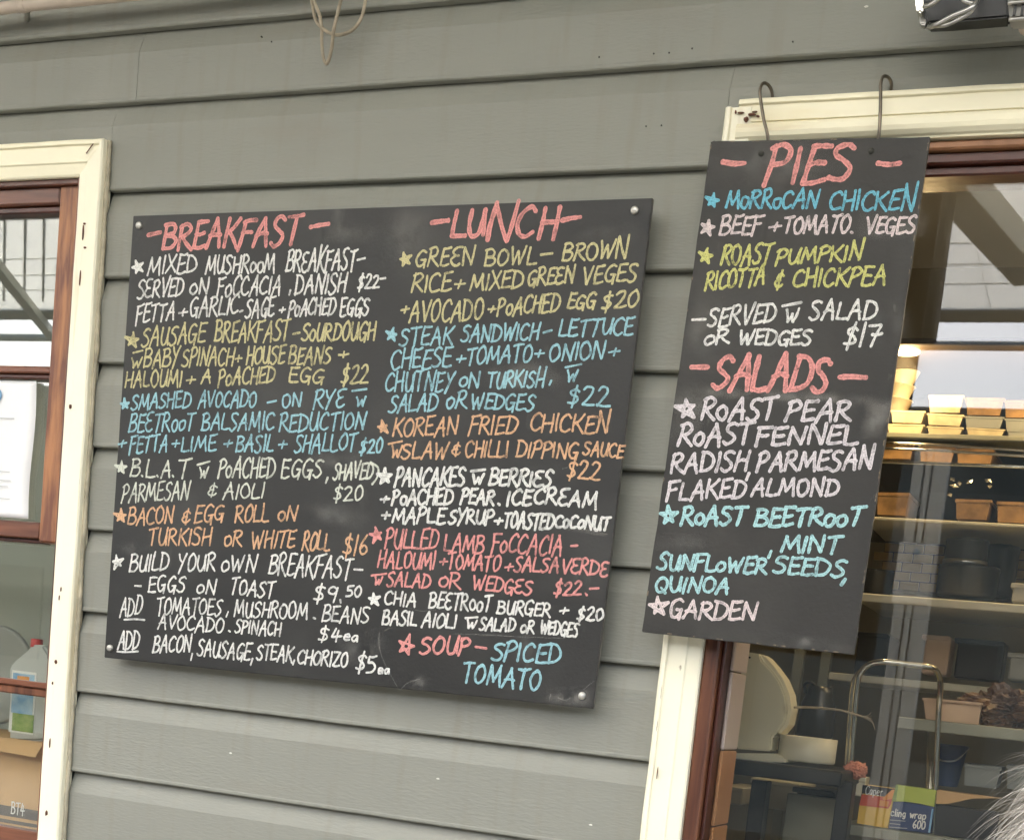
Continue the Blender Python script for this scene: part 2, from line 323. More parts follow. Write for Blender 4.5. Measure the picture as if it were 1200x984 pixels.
for i in range(len(lines) - 1):
    zt, zb = lines[i], lines[i + 1]
    if zt - zb < .05: continue
    if zb >= WT - .09 and zb > 2.55 or zt <= WB + .03:
        segs = [(XL, XR)]
        if i in jx: segs = [(XL, jx[i] - .0006), (jx[i] + .0006, XR)]
    else: segs = [(XL, LW[0] - .004), (LW[1] + .003, RW[0] - .003), (RW[1] + .004, XR)]
    for s, (a, b) in enumerate(segs): weatherboard(a, b, zt, zb, seed=i * 3 + s)
    if zt > WT and zb < WT - .02 and len(segs) == 3:            # the row notched over the window heads
        weatherboard(LW[0] - .0035, LW[1] + .0025, zt, WT - .004, seed=i * 3 + 7, top=True); weatherboard(RW[0] - .0025, RW[1] + .0035, zt, WT - .004, seed=i * 3 + 8, top=True)
M['sheath'] = M['gap']
# sheathing behind the boards, split round the window openings
for (a, b, c, d2) in [(XL, XR, 2.60, 3.30), (XL, LW[0] + .03, .02, 2.60), (LW[1] - .066, RW[0] + .075, .02, 2.60), (RW[1] - .03, XR, .02, 2.60), (LW[0] + .03, LW[1] - .066, .02, WB), (RW[0] + .075, RW[1] - .03, .02, WB)]:
    box('sheathing', a, b, .022, .10 if a != LW[1] - .066 else .12, c, d2, M['gap'], cafe, 0)
# nail holes and paint specks
for (px, py) in [(318, 49), (702, 67), (766, 63), (784, 62), (811, 57), (929, 49), (757, 148), (775, 147), (306, 43)]:
    p = at(px, py, -.0012); lathe('nail_hole', [(0.0001, 0), (.0016, 0), (.0013, .004)], p, M['holedark'], cafe, 8, 'Y')
for (px, py) in [(270, 882), (513, 912), (692, 966), (1015, 8)]:
    p = at(px, py, -.0012); mesh('paint_chip', [p + Vector((a * .004, 0, b * .0022)) for a, b in ((-1, .2), (-.3, -.9), (.8, -.6), (1, .3), (.1, 1))] + [p + Vector((0, -.0012, 0))], [(0, 1, 5), (1, 2, 5), (2, 3, 5), (3, 4, 5), (4, 0, 5)], M['chip'], cafe)

# ---- trim mouldings: a profile swept along x or z
def trim(name, horiz, a0, a1, c0, c1, m, parent, mit0=0, mit1=0, flip=1, seed=0, prof=None):
    """c0 outer edge, c1 inner edge (across), a0..a1 along; mit* shift of the inner edge at the ends"""
    P = prof or [(0, .010), (0, -.022), (.05, -.026), (.14, -.026), (.17, -.021), (.20, -.021), (.62, -.0215), (.66, -.0185), (.95, -.0165), (1, -.014), (1, .03)]
    n = max(3, int(abs(a1 - a0) / .03)); vs, fs = [], []
    for i in range(n + 1):
        t = i / n
        for k, (u, y) in enumerate(P):
            a = a0 + (a1 - a0) * t + (mit0 * u * (1 - t) + mit1 * u * t)
            wv = .0016 * mnoise.noise(Vector((a * 9, seed, u))) + .0008 * mnoise.noise(Vector((a * 40, seed, u)))
            c = c0 + (c1 - c0) * u + (wv if u < .3 else wv * .25)
            vs.append((a, y + wv * .4, c) if horiz else (c, y + wv * .4, a))
    m_ = len(P)
    for i in range(n):
        for k in range(m_ - 1): q = i * m_ + k; fs.append((q, q + 1, q + 1 + m_, q + m_))
    fs.append(tuple(range(m_))); fs.append(tuple(n * m_ + k for k in range(m_)))
    o = mesh(name, vs, fs, m, parent)
    bm = bmesh.new(); bm.from_mesh(o.data); bmesh.ops.recalc_face_normals(bm, faces=bm.faces); bm.to_mesh(o.data); bm.free(); return o

def zz(py, px=30, y=.02): return at(px, py, y)[2]
# ---------------- left window
lwin = box('window', LW[0] + .066, -1.5775, .030, .075, WB + .06, WB + .075, M['wood'], cafe)
lwin['label'] = 'brown timber sash window with cream trim at the left edge'
W = .066
trim('trim', False, WB, WT, LW[1], LW[1] - W, M['cream'], lwin, 0, -.072, seed=1)
trim('trim', True, LW[0], LW[1], WT, WT - .073, M['creamh'], lwin, .066, -W, seed=2)
trim('trim', False, WB, WT, LW[0], LW[0] + W, M['cream'], lwin, 0, -.072, seed=3)
xi = -1.577
xs = at(70.5, 250, .01)[0]
# outer lining, sash stile and rails
box('frame_lining', xi - .010, xi + .004, -.008, .030, WB, 2.590, M['wood'], lwin)
box('frame_lining', LW[0] + .064, LW[0] + .078, -.008, .09, WB, 2.590, M['wood'], lwin)
box('frame_head', LW[0] + .078, xi - .0105, -.006, .030, zz(219, 40, 0), 2.588, M['woodh'], lwin)
zt1 = zz(222, 40); zmid = zz(634, 25)
box('sash_stile', xs, xi - .0115, .004, .050, zmid, zt1, M['woodo'], lwin, .004)
box('sash_stile', LW[0] + .080, LW[0] + .13, .004, .050, zmid, zt1, M['woodo'], lwin, .004)
box('sash_rail', LW[0] + .131, xs - .001, .006, .050, zz(243, 30), zt1 - .001, M['woodh'], lwin, .004)
box('glazing_bead', LW[0] + .131, xs - .001, .016, .050, zz(251, 30), zz(243.6, 30), M['wooddark'], lwin, .003)
box('glazing_bar', LW[0] + .131, xs - .001, .012, .050, zz(437.5, 25), zz(429.5, 25), M['woodh'], lwin, .003)
box('glazing_bar', LW[0] + .131, xs - .001, .018, .050, zz(444, 25), zz(438.2, 25), M['wooddark'], lwin, .003)
box('sash_rail', LW[0] + .131, xs - .001, .008, .050, zz(630, 25), zz(611, 25), M['woodh'], lwin, .003)
box('glazing_bead', LW[0] + .131, xs - .001, .020, .050, zz(635, 25), zz(630.6, 25), M['wooddark'], lwin, .002)
# lower sash sits further in
box('sash_stile', xi - .022, xi - .0115, .030, .090, WB + .02, zmid - .002, M['wood'], lwin, .003)
box('glazing_bar', LW[0] + .09, xi - .023, .050, .085, zz(803, 20, .05), zz(796, 20, .05), M['woodh'], lwin, .003)
box('glazing_bar', LW[0] + .09, xi - .023, .056, .085, zz(813, 20, .05), zz(803.5, 20, .05), M['wood'], lwin, .003)
box('sash_rail', LW[0] + .09, xi - .023, .050, .09, zz(1000, 20, .05), zz(971, 20, .05), M['woodh'], lwin, .003)
def pane(x0, x1, z0, z1, y, m, parent, nm='pane'):
    return box(nm, x0, x1, y, y + .004, z0, z1, m, parent, 0)
pane(LW[0] + .12, xs + .006, zz(440, 25), zz(247, 25), .034, M['glassl'], lwin)
pane(LW[0] + .12, xs + .006, zz(615, 25), zz(440.5, 25), .034, M['glassl'], lwin)
pane(LW[0] + .08, xi - .018, zz(805, 20, .06), zz(625, 20, .06), .066, M['glassl'], lwin)
pane(LW[0] + .08, xi - .018, zz(975, 20, .06), zz(805.5, 20, .06), .066, M['glassl'], lwin)
# caulk bead running down the outer edge of the trim, uneven
vs = [Vector((LW[1] + .002 + .004 * mnoise.noise(Vector((0, 1, z * 11))) + .002 * mnoise.noise(Vector((0, 5, z * 50))), -.006, z)) for z in [WB + i * (WT - WB) / 120 for i in range(121)]]
a, b = tube_data(vs, [.0055 + .0022 * mnoise.noise(Vector((3, 5, v.z * 23))) for v in vs], 8); mesh('caulk_bead', a, b, M['caulk'], lwin, True)
# chips and rust on the trim
for (px, py, w_, h_) in [(97, 272, .0035, .030), (98.5, 262, .006, .004), (99, 290, .006, .004), (93.5, 325, .003, .030), (82, 476, .006, .009), (65, 775, .0065, .009), (58, 870, .003, .02), (54, 952, .006, .013), (61, 800, .002, .006), (71, 690, .002, .010), (69, 700, .002, .012)]:
    p = at(px, py, -.0235); o = lathe('rust_mark', [(.0001, -.0004), (1, -.0002), (1.05, .003)], (0, 0, 0), M['rust'], lwin, 9, 'Y')
    for v in o.data.vertices:
        jj = 1 + .35 * mnoise.noise(Vector((v.co.x * 3, px, v.co.z * 3))); v.co = Vector((p.x + v.co.x * w_ / 2 * jj, p.y + v.co.y, p.z + v.co.z * h_ / 2 * jj))
box('mitre_gap', 0, .030, -.0006, .0006, -.0009, .0009, M['rust'], lwin, 0).matrix_world = Matrix.Translation(at(101, 180, -.0245)) @ Matrix.Rotation(math.radians(-48), 4, 'Y')
# ---------------- right window
rwin = box('window', -.066, RW[1] - .08, .030, .085, WB + .03, WB + .05, M['wood'], cafe)
rwin['label'] = 'large cream trimmed shop window behind the hanging board'
trim('trim', False, WB, 2.651, RW[0], -.0675, M['cream'], rwin, 0, 0, seed=5)
hp = [(0, .010), (0, -.022), (.06, -.025), (.12, -.025), (.14, -.020), (.50, -.021), (.515, -.0165), (.53, -.0205), (.60, -.024), (.75, -.0255), (.85, -.024), (.93, -.018), (.955, -.013), (1, -.012), (1, .03)]
trim('trim', True, -.119, RW[1], 2.664, 2.588, M['creamh'], rwin, 0, -.07, seed=6, prof=hp)
trim('trim', False, WB, 2.651, RW[1], RW[1] - .075, M['cream'], rwin, 0, 0, seed=7)
xb = -.0395
box('frame_lining', -.0675, xb, -.004, .10, WB + .051, 2.586, M['wood'], rwin, .004)
box('frame_lining', xb + .0005, xb + .008, .018, .10, WB + .051, 2.570, M['wooddark'], rwin, .003)
box('frame_head', xb + .001, RW[1] - .085, -.003, .10, 2.572, 2.586, M['woodtan'], rwin, .003)
box('frame_head', xb + .009, RW[1] - .085, .010, .10, 2.553, 2.5715, M['wooddark'], rwin, .003)
box('frame_head', xb + .009, RW[1] - .085, .022, .10, 2.537, 2.5525, M['wooddark'], rwin, .003)
pane(xb + .004, RW[1] - .085, WB + .04, 2.545, GY, M['glass'], rwin)
for (px, py, w_, h_) in [(874.5, 139.5, .0085, .009), (868, 132, .012, .003), (881, 134, .014, .004), (884, 131, .010, .0025), (862, 131, .003, .006), (775, 810, .001, .03), (770, 850, .001, .02), (770, 905, .0012, .02), (888, 136, .006, .003)]:
    p = at(px, py, -.026); o = lathe('rust_mark', [(.0001, -.0004), (1, -.0002), (1.05, .003)], (0, 0, 0), M['rust'], rwin, 9, 'Y')
    for v in o.data.vertices:
        jj = 1 + .45 * mnoise.noise(Vector((v.co.x * 3, px, v.co.z * 3))); v.co = Vector((p.x + v.co.x * w_ / 2 * jj, p.y + v.co.y, p.z + v.co.z * h_ / 2 * jj))
# tiled reveal inside the right window
tx0, tx1 = at(846, 800, .075)[0], at(857.5, 800, .075)[0]
zs = [zz(v, 858, .075) for v in (660, 787, 880, 971, 1062, 1150)]
for i in range(5):
    q = at(871, 850, .075); dep = .075
    while at(871, 850, dep)[0] > tx1 - .0 and dep < .3: dep += .002
    dep = min(max(dep, .10), .2)
    box('reveal_tile', -.031, tx1 + .004, .060, .17, zs[i + 1] + .002, zs[i] - .001, M['lilac'] if i < 2 else M['terra'], rwin, .003)

# ---------------- interior of the building
M['ceil'] = mat('white_ceiling_paint', (.78, .76, .70), .8, .05, 3)
IX0, IX1, IY1 = -3.6, 2.6, 2.05
box('interior_wall', IX0, IX1, IY1, IY1 + .1, .02, 3.0, M['interior'], cafe, 0)
box('interior_wall', IX0 - .1, IX0, .125, IY1, .02, 3.0, M['interior'], cafe, 0)
box('interior_wall', IX1, IX1 + .1, .125, IY1, .02, 3.0, M['interior'], cafe, 0)
box('partition', -.85, -.80, .125, IY1 - .003, .03, 3.0, M['interior'], cafe, 0)
box('partition', IX0 + .003, -.853, .50, .55, .03, 3.0, M['lightint'], cafe, 0)
box('interior_ceiling', IX0, IX1, .125, IY1, 3.0, 3.1, M['ceil'], cafe, 0)
box('interior_floor', IX0, IX1, .125, IY1, -.05, .02, M['floor'], cafe, 0)

# ------------------------------------------------------------------ awning and street side (seen mirrored in the panes)
AH = 3.34
awn = thing('awning', 'white awning sheets on grey beams mirrored in the upper window panes', 'awning', (0, -1.5, 0))
AX = [-8.2 + i * 1.02 for i in range(13)]
for i in range(12):
    mesh('roof_sheet', [(AX[i] + .0012, -3.66, AH), (AX[i + 1] - .0012, -3.66, AH), (AX[i + 1] - .0012, -.45, AH), (AX[i] + .0012, -.45, AH), (AX[i] + .0012, -3.66, AH + .006), (AX[i + 1] - .0012, -3.66, AH + .006), (AX[i + 1] - .0012, -.45, AH + .006), (AX[i] + .0012, -.45, AH + .006)], [(0, 1, 2, 3), (7, 6, 5, 4), (0, 4, 5, 1), (1, 5, 6, 2), (2, 6, 7, 3), (3, 7, 4, 0)], M['sheet'], awn)
for py in (196, 283, 308, 331): k = refl(1150, py, z=AH).y; box('purlin', -8.2, 4.0, k - .003, k + .003, AH - .006, AH - .002, M['purl'], awn, 0)
for px in (9, 33, 55): a_ = refl(px, 252, z=AH); b_ = refl(px - 2, 350, z=AH); o = box('batten', 0, (b_ - a_).length, -.006, .006, -.02, -.004, M['beam'], awn, 0); o.matrix_world = Matrix.Translation((a_.x, a_.y, AH)) @ Matrix.Rotation(math.atan2(b_.y - a_.y, b_.x - a_.x), 4, 'Z')
box('gutter', -8.2, 4.0, -3.78, -3.64, AH - .015, AH + .05, M['beam'], awn, .01)
tube('gutter_rail', [Vector((q_, refl(1150, 405, z=AH).y, AH)) for q_ in (-8.2, -2, 4)], .022, M['beam'], awn, 8, 2)
box('wall_plate', -8.2, 4.0, -.449, -.37, AH - .03, AH + .03, M['purl'], awn, .004)
box('shade_board', -8.2, 4.0, -.80, -.45, AH - .012, AH - .003, M['purl'], awn, .002)  # opaque board added out of view to shade the upper wall
box('eaves_board', -8.2, 4.0, -.368, .02, 3.31, 3.34, M['purl'], awn, .004)
def plank(px0, py0, px1, py1, wd, th=.10):
    a = refl(px0, py0, z=AH - .02); b = refl(px1, py1, z=AH - .02); dv = (b - a); L_ = dv.length; ang = math.atan2(dv.y, dv.x)
    o = box('beam', -.15, L_ + .15, -wd / 2, wd / 2, -th, -.003, M['rafter'], awn, .004); o.matrix_world = Matrix.Translation(Vector((a.x, a.y, AH - .02))) @ Matrix.Rotation(ang, 4, 'Z')
plank(1124, 196, 1200, 285, .13)
plank(4, 312, 60, 384, .055, .05)
# street side: pale post with a notice, added dark box and a dark facade
pv = -3.35
pa, pb = refl(1042, 750, y=pv), refl(1083, 750, y=pv)
post = thing('verandah_post', 'pale grooved verandah post mirrored faintly in the right window', 'post', ((pa.x + pb.x) / 2, pv, 0))
PT = refl(1090, 525, y=pv).z
xa, xb2 = sorted((pa.x, pb.x)); wd = xb2 - xa
box('post_face', xa, xa + wd * .30, pv - .05, pv, 0, PT, M['postw'], post, .004)
box('post_face', xa + wd * .35, xa + wd * .52, pv - .05, pv, 0, PT, M['postw'], post, .004)
box('post_face', xa + wd * .56, xb2, pv - .05, pv - .004, 0, PT, M['postw'], post, .004)
box('post_core', xa + .002, xb2 - .002, pv - .09, pv - .0505, 0, PT, M['greyplas'], post, .002)
n0, n1 = refl(1072, 636, y=pv + .01), refl(1072, 706, y=pv + .01)
nt_ = thing('notice', 'white paper notice with small blue disc on the mirrored verandah post', 'notice', (pa.x, pv + .01, n1.z))
box('sheet', xa - .012, xb2 - .01, pv + .004, pv + .006, n1.z, n0.z, M['paper'], nt_, 0)
nm_, nh = (xa + xb2) / 2 - .01, n0.z - n1.z
lathe('blue_disc', [(.0001, .0012), (.014, .0012), (.014, 0)], (nm_, pv + .006, n0.z - .035), M['inkblue'], nt_, 20, 'Y')
for k, ww in ((.30, .05), (.34, .065), (.70, .05), (.80, .06), (.86, .05)): box('print_line', nm_ - ww / 2, nm_ + ww / 2, pv + .0065, pv + .0072, n0.z - nh * k - .002, n0.z - nh * k + .002, M['inkgrey'], nt_, 0)
da, db = refl(1058, 300, y=-1.9), refl(1106, 300, y=-1.9)  # made-up box that keeps this strip of the reflection dark
xs_ = sorted((da.x, db.x)); dz = refl(1085, 395, y=-1.9).z
tag(box('added_dark_box', xs_[0], xs_[1], -2.0, -1.9, dz, AH - .05, M['dark'], None, .01), 'tall dark olive box added to darken the mirrored strip beside hanging board', 'dark box')
fac = thing('street_facade', 'dark low building across the street mirrored in the lower panes', 'building', (0, -16, 0))
fh = refl(1150, 480, y=-16).z
box('wall', -30, 30, -18, -16, 0, fh - .4, M['facade'], fac, 0)
box('parapet', -30, 30, -18.1, -15.9, fh - .395, fh, M['facade'], fac, 0)
for i in range(14):
    x = -20 + i * 3; box('window', x, x + 1.3, -15.99, -15.95, 1.2, 2.7, M['dark'], fac, 0)

# ------------------------------------------------------------------ lettering
G = {}
def g(ch, w, *st): G[ch] = (w, st)
g('A', .62, [(0, -.05), (.16, .5), (.34, 1.02)], [(.34, 1.02), (.46, .5), (.56, -.03)], [(.08, .36), (.3, .42), (.54, .40)])
g('B', .55, [(.06, 1), (.05, .5), (.02, 0)], [(.0, .97), (.3, 1.02), (.46, .84), (.36, .62), (.08, .53)], [(.08, .53), (.42, .50), (.54, .26), (.36, .03), (.0, .02)])
g('C', .55, [(.52, .84), (.36, 1.0), (.12, .82), (.02, .46), (.10, .12), (.30, .0), (.54, .14)])
g('D', .60, [(.08, .98), (.06, .5), (.04, .0)], [(0, 1.0), (.32, .94), (.56, .66), (.54, .30), (.34, .06), (.0, .0)])
g('E', .48, [(.08, .98), (.05, .5), (.04, .02)], [(.06, .98), (.28, .98), (.50, 1.02)], [(.06, .52), (.24, .53), (.42, .55)], [(.03, .02), (.24, .0), (.50, .06)])
g('e', .50, [(.48, .98), (.2, .98), (.04, .8), (.16, .56), (.36, .54)], [(.16, .56), (.0, .3), (.12, .04), (.32, .0), (.5, .1)])
g('F', .48, [(.08, 1.0), (.06, .5), (.0, -.12)], [(.02, .98), (.28, .99), (.54, 1.05)], [(.06, .55), (.26, .55), (.42, .58)])
g('G', .58, [(.52, .88), (.34, 1.0), (.10, .78), (.03, .40), (.16, .06), (.38, .08), (.50, .36)], [(.30, .42), (.56, .42)], [(.52, .42), (.48, -.10)])
g('H', .56, [(.06, 1), (.05, .5), (.03, 0)], [(.52, 1.04), (.50, .5), (.50, -.04)], [(.05, .48), (.28, .52), (.52, .54)])
g('I', .16, [(.08, .98), (.07, .5), (.06, .0)])
g('J', .4, [(.34, 1), (.34, .3), (.2, 0), (.02, .15)])
g('K', .56, [(.06, 1), (.05, .5), (.03, 0)], [(.54, 1.0), (.30, .68), (.06, .46)], [(.16, .54), (.34, .25), (.58, -.06)])
g('L', .48, [(.06, 1), (.04, .5), (.04, .04)], [(.04, .04), (.26, .01), (.50, .04)])
g('M', .76, [(.02, 0), (.08, .5), (.14, .98)], [(.14, .98), (.26, .5), (.36, .22)], [(.36, .22), (.50, .6), (.62, 1.0)], [(.62, 1.0), (.66, .5), (.74, -.05)])
g('N', .62, [(.05, 0), (.07, .5), (.08, .98)], [(.08, .98), (.30, .5), (.52, .0)], [(.52, .0), (.55, .5), (.58, 1.05)])
g('O', .56, [(.30, .99), (.10, .84), (.02, .44), (.14, .06), (.34, .02), (.52, .3), (.50, .74), (.32, 1.0), (.20, .95)])
g('o', .44, [(.22, .62), (.06, .5), (.02, .24), (.14, .02), (.30, .04), (.42, .24), (.38, .52), (.22, .62)])
g('P', .50, [(.08, 1), (.06, .5), (.0, -.06)], [(.0, .92), (.28, 1.04), (.48, .84), (.38, .58), (.08, .46)])
g('Q', .6, [(.30, .99), (.10, .84), (.02, .44), (.14, .06), (.34, .02), (.52, .3), (.50, .74), (.32, 1.0), (.20, .95)], [(.30, .28), (.56, -.06)])
g('R', .56, [(.07, 1), (.05, .5), (.02, 0)], [(.0, .94), (.28, 1.04), (.46, .84), (.34, .60), (.08, .50)], [(.16, .52), (.34, .26), (.58, -.02)])
g('S', .52, [(.50, .90), (.34, 1.0), (.12, .90), (.10, .68), (.30, .52), (.46, .30), (.36, .06), (.16, -.02), (.0, .10)])
g('T', .54, [(.30, .98), (.28, .5), (.24, -.03)], [(.0, .95), (.28, .97), (.58, 1.02)])
g('U', .56, [(.05, 1), (.04, .4), (.16, .03), (.36, .06), (.46, .4), (.52, 1.0)], [(.50, .9), (.51, .4), (.54, .02)])
g('V', .56, [(.02, 1), (.14, .5), (.26, .02)], [(.26, .02), (.40, .5), (.56, 1.08)])
g('W', .78, [(.02, .98), (.10, .5), (.18, .03)], [(.18, .03), (.30, .45), (.38, .72)], [(.38, .72), (.44, .4), (.52, .02)], [(.52, .02), (.64, .5), (.76, 1.02)])
g('X', .54, [(.02, 1), (.26, .5), (.54, .0)], [(.52, 1.0), (.26, .45), (.0, -.02)])
g('Y', .54, [(.02, 1), (.12, .72), (.26, .50)], [(.54, 1.04), (.34, .6), (.10, -.14)])
g('Z', .54, [(.04, .96), (.28, .97), (.52, .99)], [(.52, .99), (.28, .5), (.02, .02)], [(.02, .02), (.3, .0), (.56, .05)])
g('w', .5, [(.02, .98), (.10, .5), (.14, .03)], [(.14, .03), (.24, .4), (.27, .62)], [(.27, .62), (.30, .3), (.35, .02)], [(.35, .02), (.42, .5), (.48, .98)])
g('a', .44, [(.38, .56), (.18, .6), (.04, .34), (.12, .04), (.28, .1), (.38, .5)], [(.38, .56), (.40, .02)])
g('0', .5, [(.28, .99), (.10, .82), (.03, .44), (.14, .05), (.32, .04), (.47, .34), (.44, .76), (.28, 1.0)])
g('1', .2, [(.12, 1.02), (.10, .5), (.06, -.05)])
g('2', .52, [(.04, .80), (.18, .98), (.38, .92), (.40, .66), (.24, .34), (.04, .04)], [(.04, .04), (.3, .0), (.56, .02)])
g('4', .52, [(.22, 1.0), (.12, .6), (.04, .36)], [(.04, .36), (.3, .36), (.54, .40)], [(.36, .84), (.34, .4), (.30, -.04)])
g('5', .5, [(.12, .98), (.30, .99), (.50, 1.02)], [(.12, .98), (.08, .6)], [(.08, .6), (.34, .62), (.46, .34), (.34, .06), (.02, .0)])
g('6', .46, [(.36, 1.0), (.12, .66), (.03, .28), (.16, .02), (.36, .08), (.42, .32), (.26, .46), (.06, .30)])
g('7', .5, [(.02, .95), (.26, .96), (.48, 1.0)], [(.48, 1.0), (.34, .5), (.22, -.05)], [(.16, .50), (.36, .52), (.58, .56)])
g('8', .48, [(.40, .86), (.24, 1.0), (.08, .84), (.22, .58), (.42, .34), (.36, .06), (.12, .04), (.05, .3), (.24, .54), (.40, .78)])
g('9', .48, [(.42, .84), (.24, 1.0), (.06, .82), (.08, .58), (.28, .52), (.44, .76)], [(.44, .92), (.40, .4), (.30, -.02)])
g('$', .5, [(.46, .80), (.30, .90), (.10, .80), (.14, .58), (.34, .46), (.42, .26), (.26, .10), (.02, .14)], [(.30, 1.12), (.26, .5), (.20, -.14)])
g('&', .5, [(.46, .72), (.26, .86), (.08, .72), (.12, .52), (.30, .46)], [(.12, .50), (.0, .28), (.12, .08), (.34, .06), (.48, .22)], [(.30, 1.05), (.26, .5), (.22, -.10)])
g('+', .5, [(.0, .42), (.25, .44), (.50, .47)], [(.28, .74), (.25, .45), (.22, .12)])
g('-', .5, [(.02, .42), (.25, .44), (.48, .47)])
g('.', .18, [(.06, .04), (.12, .08)])
g(',', .2, [(.12, .10), (.04, -.18)])
g("'", .2, [(.12, 1.1), (.02, .8)])
g('(', .3, [(.24, 1.05), (.04, .5), (.22, -.06)])
g(')', .3, [(.04, 1.1), (.24, .55), (.02, -.12)])
g('*', .7, [(.10, -.02), (.24, .5), (.36, 1.0)], [(.36, 1.0), (.48, .5), (.62, .0)], [(.62, .0), (.34, .34), (.02, .60)], [(.02, .60), (.36, .62), (.72, .62)], [(.72, .62), (.4, .3), (.10, -.02)])
g('k', .6, [(.24, 1.0), (.14, .55), (.02, .12)], [(.02, .62), (.3, .4), (.62, .2)], [(.62, .2), (.4, .3), (.02, .12)], [(.24, 1.0), (.36, .6), (.60, -.02)], [(.1, .1), (.3, .2), (.4, .5)])

G['_e'] = (.46, ([(.04, .34), (.40, .36), (.34, .58), (.12, .56), (.04, .26), (.16, .02), (.42, .08)],))
G['q'] = G['_e']

class Ribbon:
    def __init__(s): s.v = []; s.f = []; s.uv = []; s.k = 0
    def stroke(s, pts, w, y0):
        """pts in (x, z); flat felt-tip line with round ends"""
        pts = catmull([Vector((p[0], p[1], 0)) for p in pts], 6)
        if len(pts) == 2: pts = [pts[0].lerp(pts[1], t / 4) for t in range(5)]
        n = len(pts); base = y0 - .00025 - (s.k % 14) * .00005; s.k += 1
        ds = [(pts[min(i + 1, n - 1)] - pts[max(i - 1, 0)]).normalized() for i in range(n)]
        sd_ = random.random() * 50
        pl = []
        e = w * .5
        # rounded ends made of two extra narrow stations
        pl.append((pts[0] - ds[0] * e * .9, ds[0], .25)); pl.append((pts[0] - ds[0] * e * .55, ds[0], .75))
        for i in range(n): pl.append((pts[i], ds[i], 1))
        pl.append((pts[-1] + ds[-1] * e * .55, ds[-1], .75)); pl.append((pts[-1] + ds[-1] * e * .9, ds[-1], .25))
        L_ = 0; st = len(s.v)
        for i, (p, t, q) in enumerate(pl):
            if i: L_ += (p - pl[i - 1][0]).length
            nn = Vector((-t.y, t.x, 0)); ww = w * .5 * q * (1 + .34 * mnoise.noise(Vector((i * .33, sd_, 0))) + .14 * mnoise.noise(Vector((i * 1.1, sd_, 9))))
            y = base - .00004 * i / len(pl)
            for sg in (1, -1):
                c = p + nn * ww * sg; s.v.append((c.x, y, c.y)); s.uv.append((L_ * 20, .5 + .5 * sg * (1 if q == 1 else .9)))
        for i in range(len(pl) - 1):
            a = st + 2 * i; s.f.append((a, a + 1, a + 3, a + 2))
    def build(s, name, m, parent, label=None):
        me = bpy.data.meshes.new(name); me.from_pydata(s.v, [], s.f); uvl = me.uv_layers.new(name='uv')
        for lp in me.loops: uvl.data[lp.index].uv = s.uv[lp.vertex_index]
        me.update(); o = link(name, me, m, parent)
        if label: o['label'] = label
        return o
def word(rb, txt, org, x0, yb0, x1, yb1, h, yp, w, slant=.06, jit=.035):
    ox, oy, s = org
    P0 = at(ox + x0 * s, oy + yb0 * s, yp); P1 = at(ox + x1 * s, oy + yb1 * s, yp)
    xm, ym = ox + (x0 + x1) / 2 * s, oy + (yb0 + yb1) / 2 * s
    H = at(xm, ym - h * s, yp).z - at(xm, ym, yp).z
    chars = []; i = 0
    while i < len(txt):
        c = txt[i]; tall = 1
        if i + 1 < len(txt) and txt[i + 1] == '^': tall = 1.3; i += 1
        chars.append((c, tall)); i += 1
    sp = .10; tot = sum((G[c][0] if c != ' ' else .45) for c, _ in chars) + sp * (len(chars) - 1)
    ex = (P1 - P0); Lx = math.hypot(ex.x, ex.z); u = Vector((ex.x / Lx, ex.z / Lx)); up = Vector((0, 1))
    k = Lx / tot; cur = 0
    for c, tall in chars:
        if c == ' ': cur += .45 + sp; continue
        gw, st = G[c]; hj = H * (1 + random.uniform(-.07, .07)); bj = random.uniform(-.05, .05) * H; sl = slant + random.uniform(-.05, .05)
        for q in st:
            pts = []
            for (a, b) in q:
                bb = b * (tall if b > .55 else 1)
                a2 = cur + a + random.uniform(-jit, jit) * .7; b2 = bb + random.uniform(-jit, jit)
                pts.append((P0.x + u.x * a2 * k + sl * b2 * hj, P0.z + u.y * a2 * k + b2 * hj + bj))
            rb.stroke(pts, w, yp)
        cur += gw + sp
def pseg(rb, org, pts, yp, w):
    ox, oy, s = org; q = [at(ox + a * s, oy + b * s, yp) for a, b in pts]; rb.stroke([(p.x, p.z) for p in q], w, yp)
MPP = 1 / 620.0                                                # metres per photo pixel near the boards

A_ = (130, 230, .275); B_ = (130, 370, .275); C_ = (110, 530, .29167); D_ = (110, 640, .29167)
E_ = (450, 220, .275); F_ = (430, 370, .275); H_ = (420, 530, .275); I_ = (420, 670, .275)
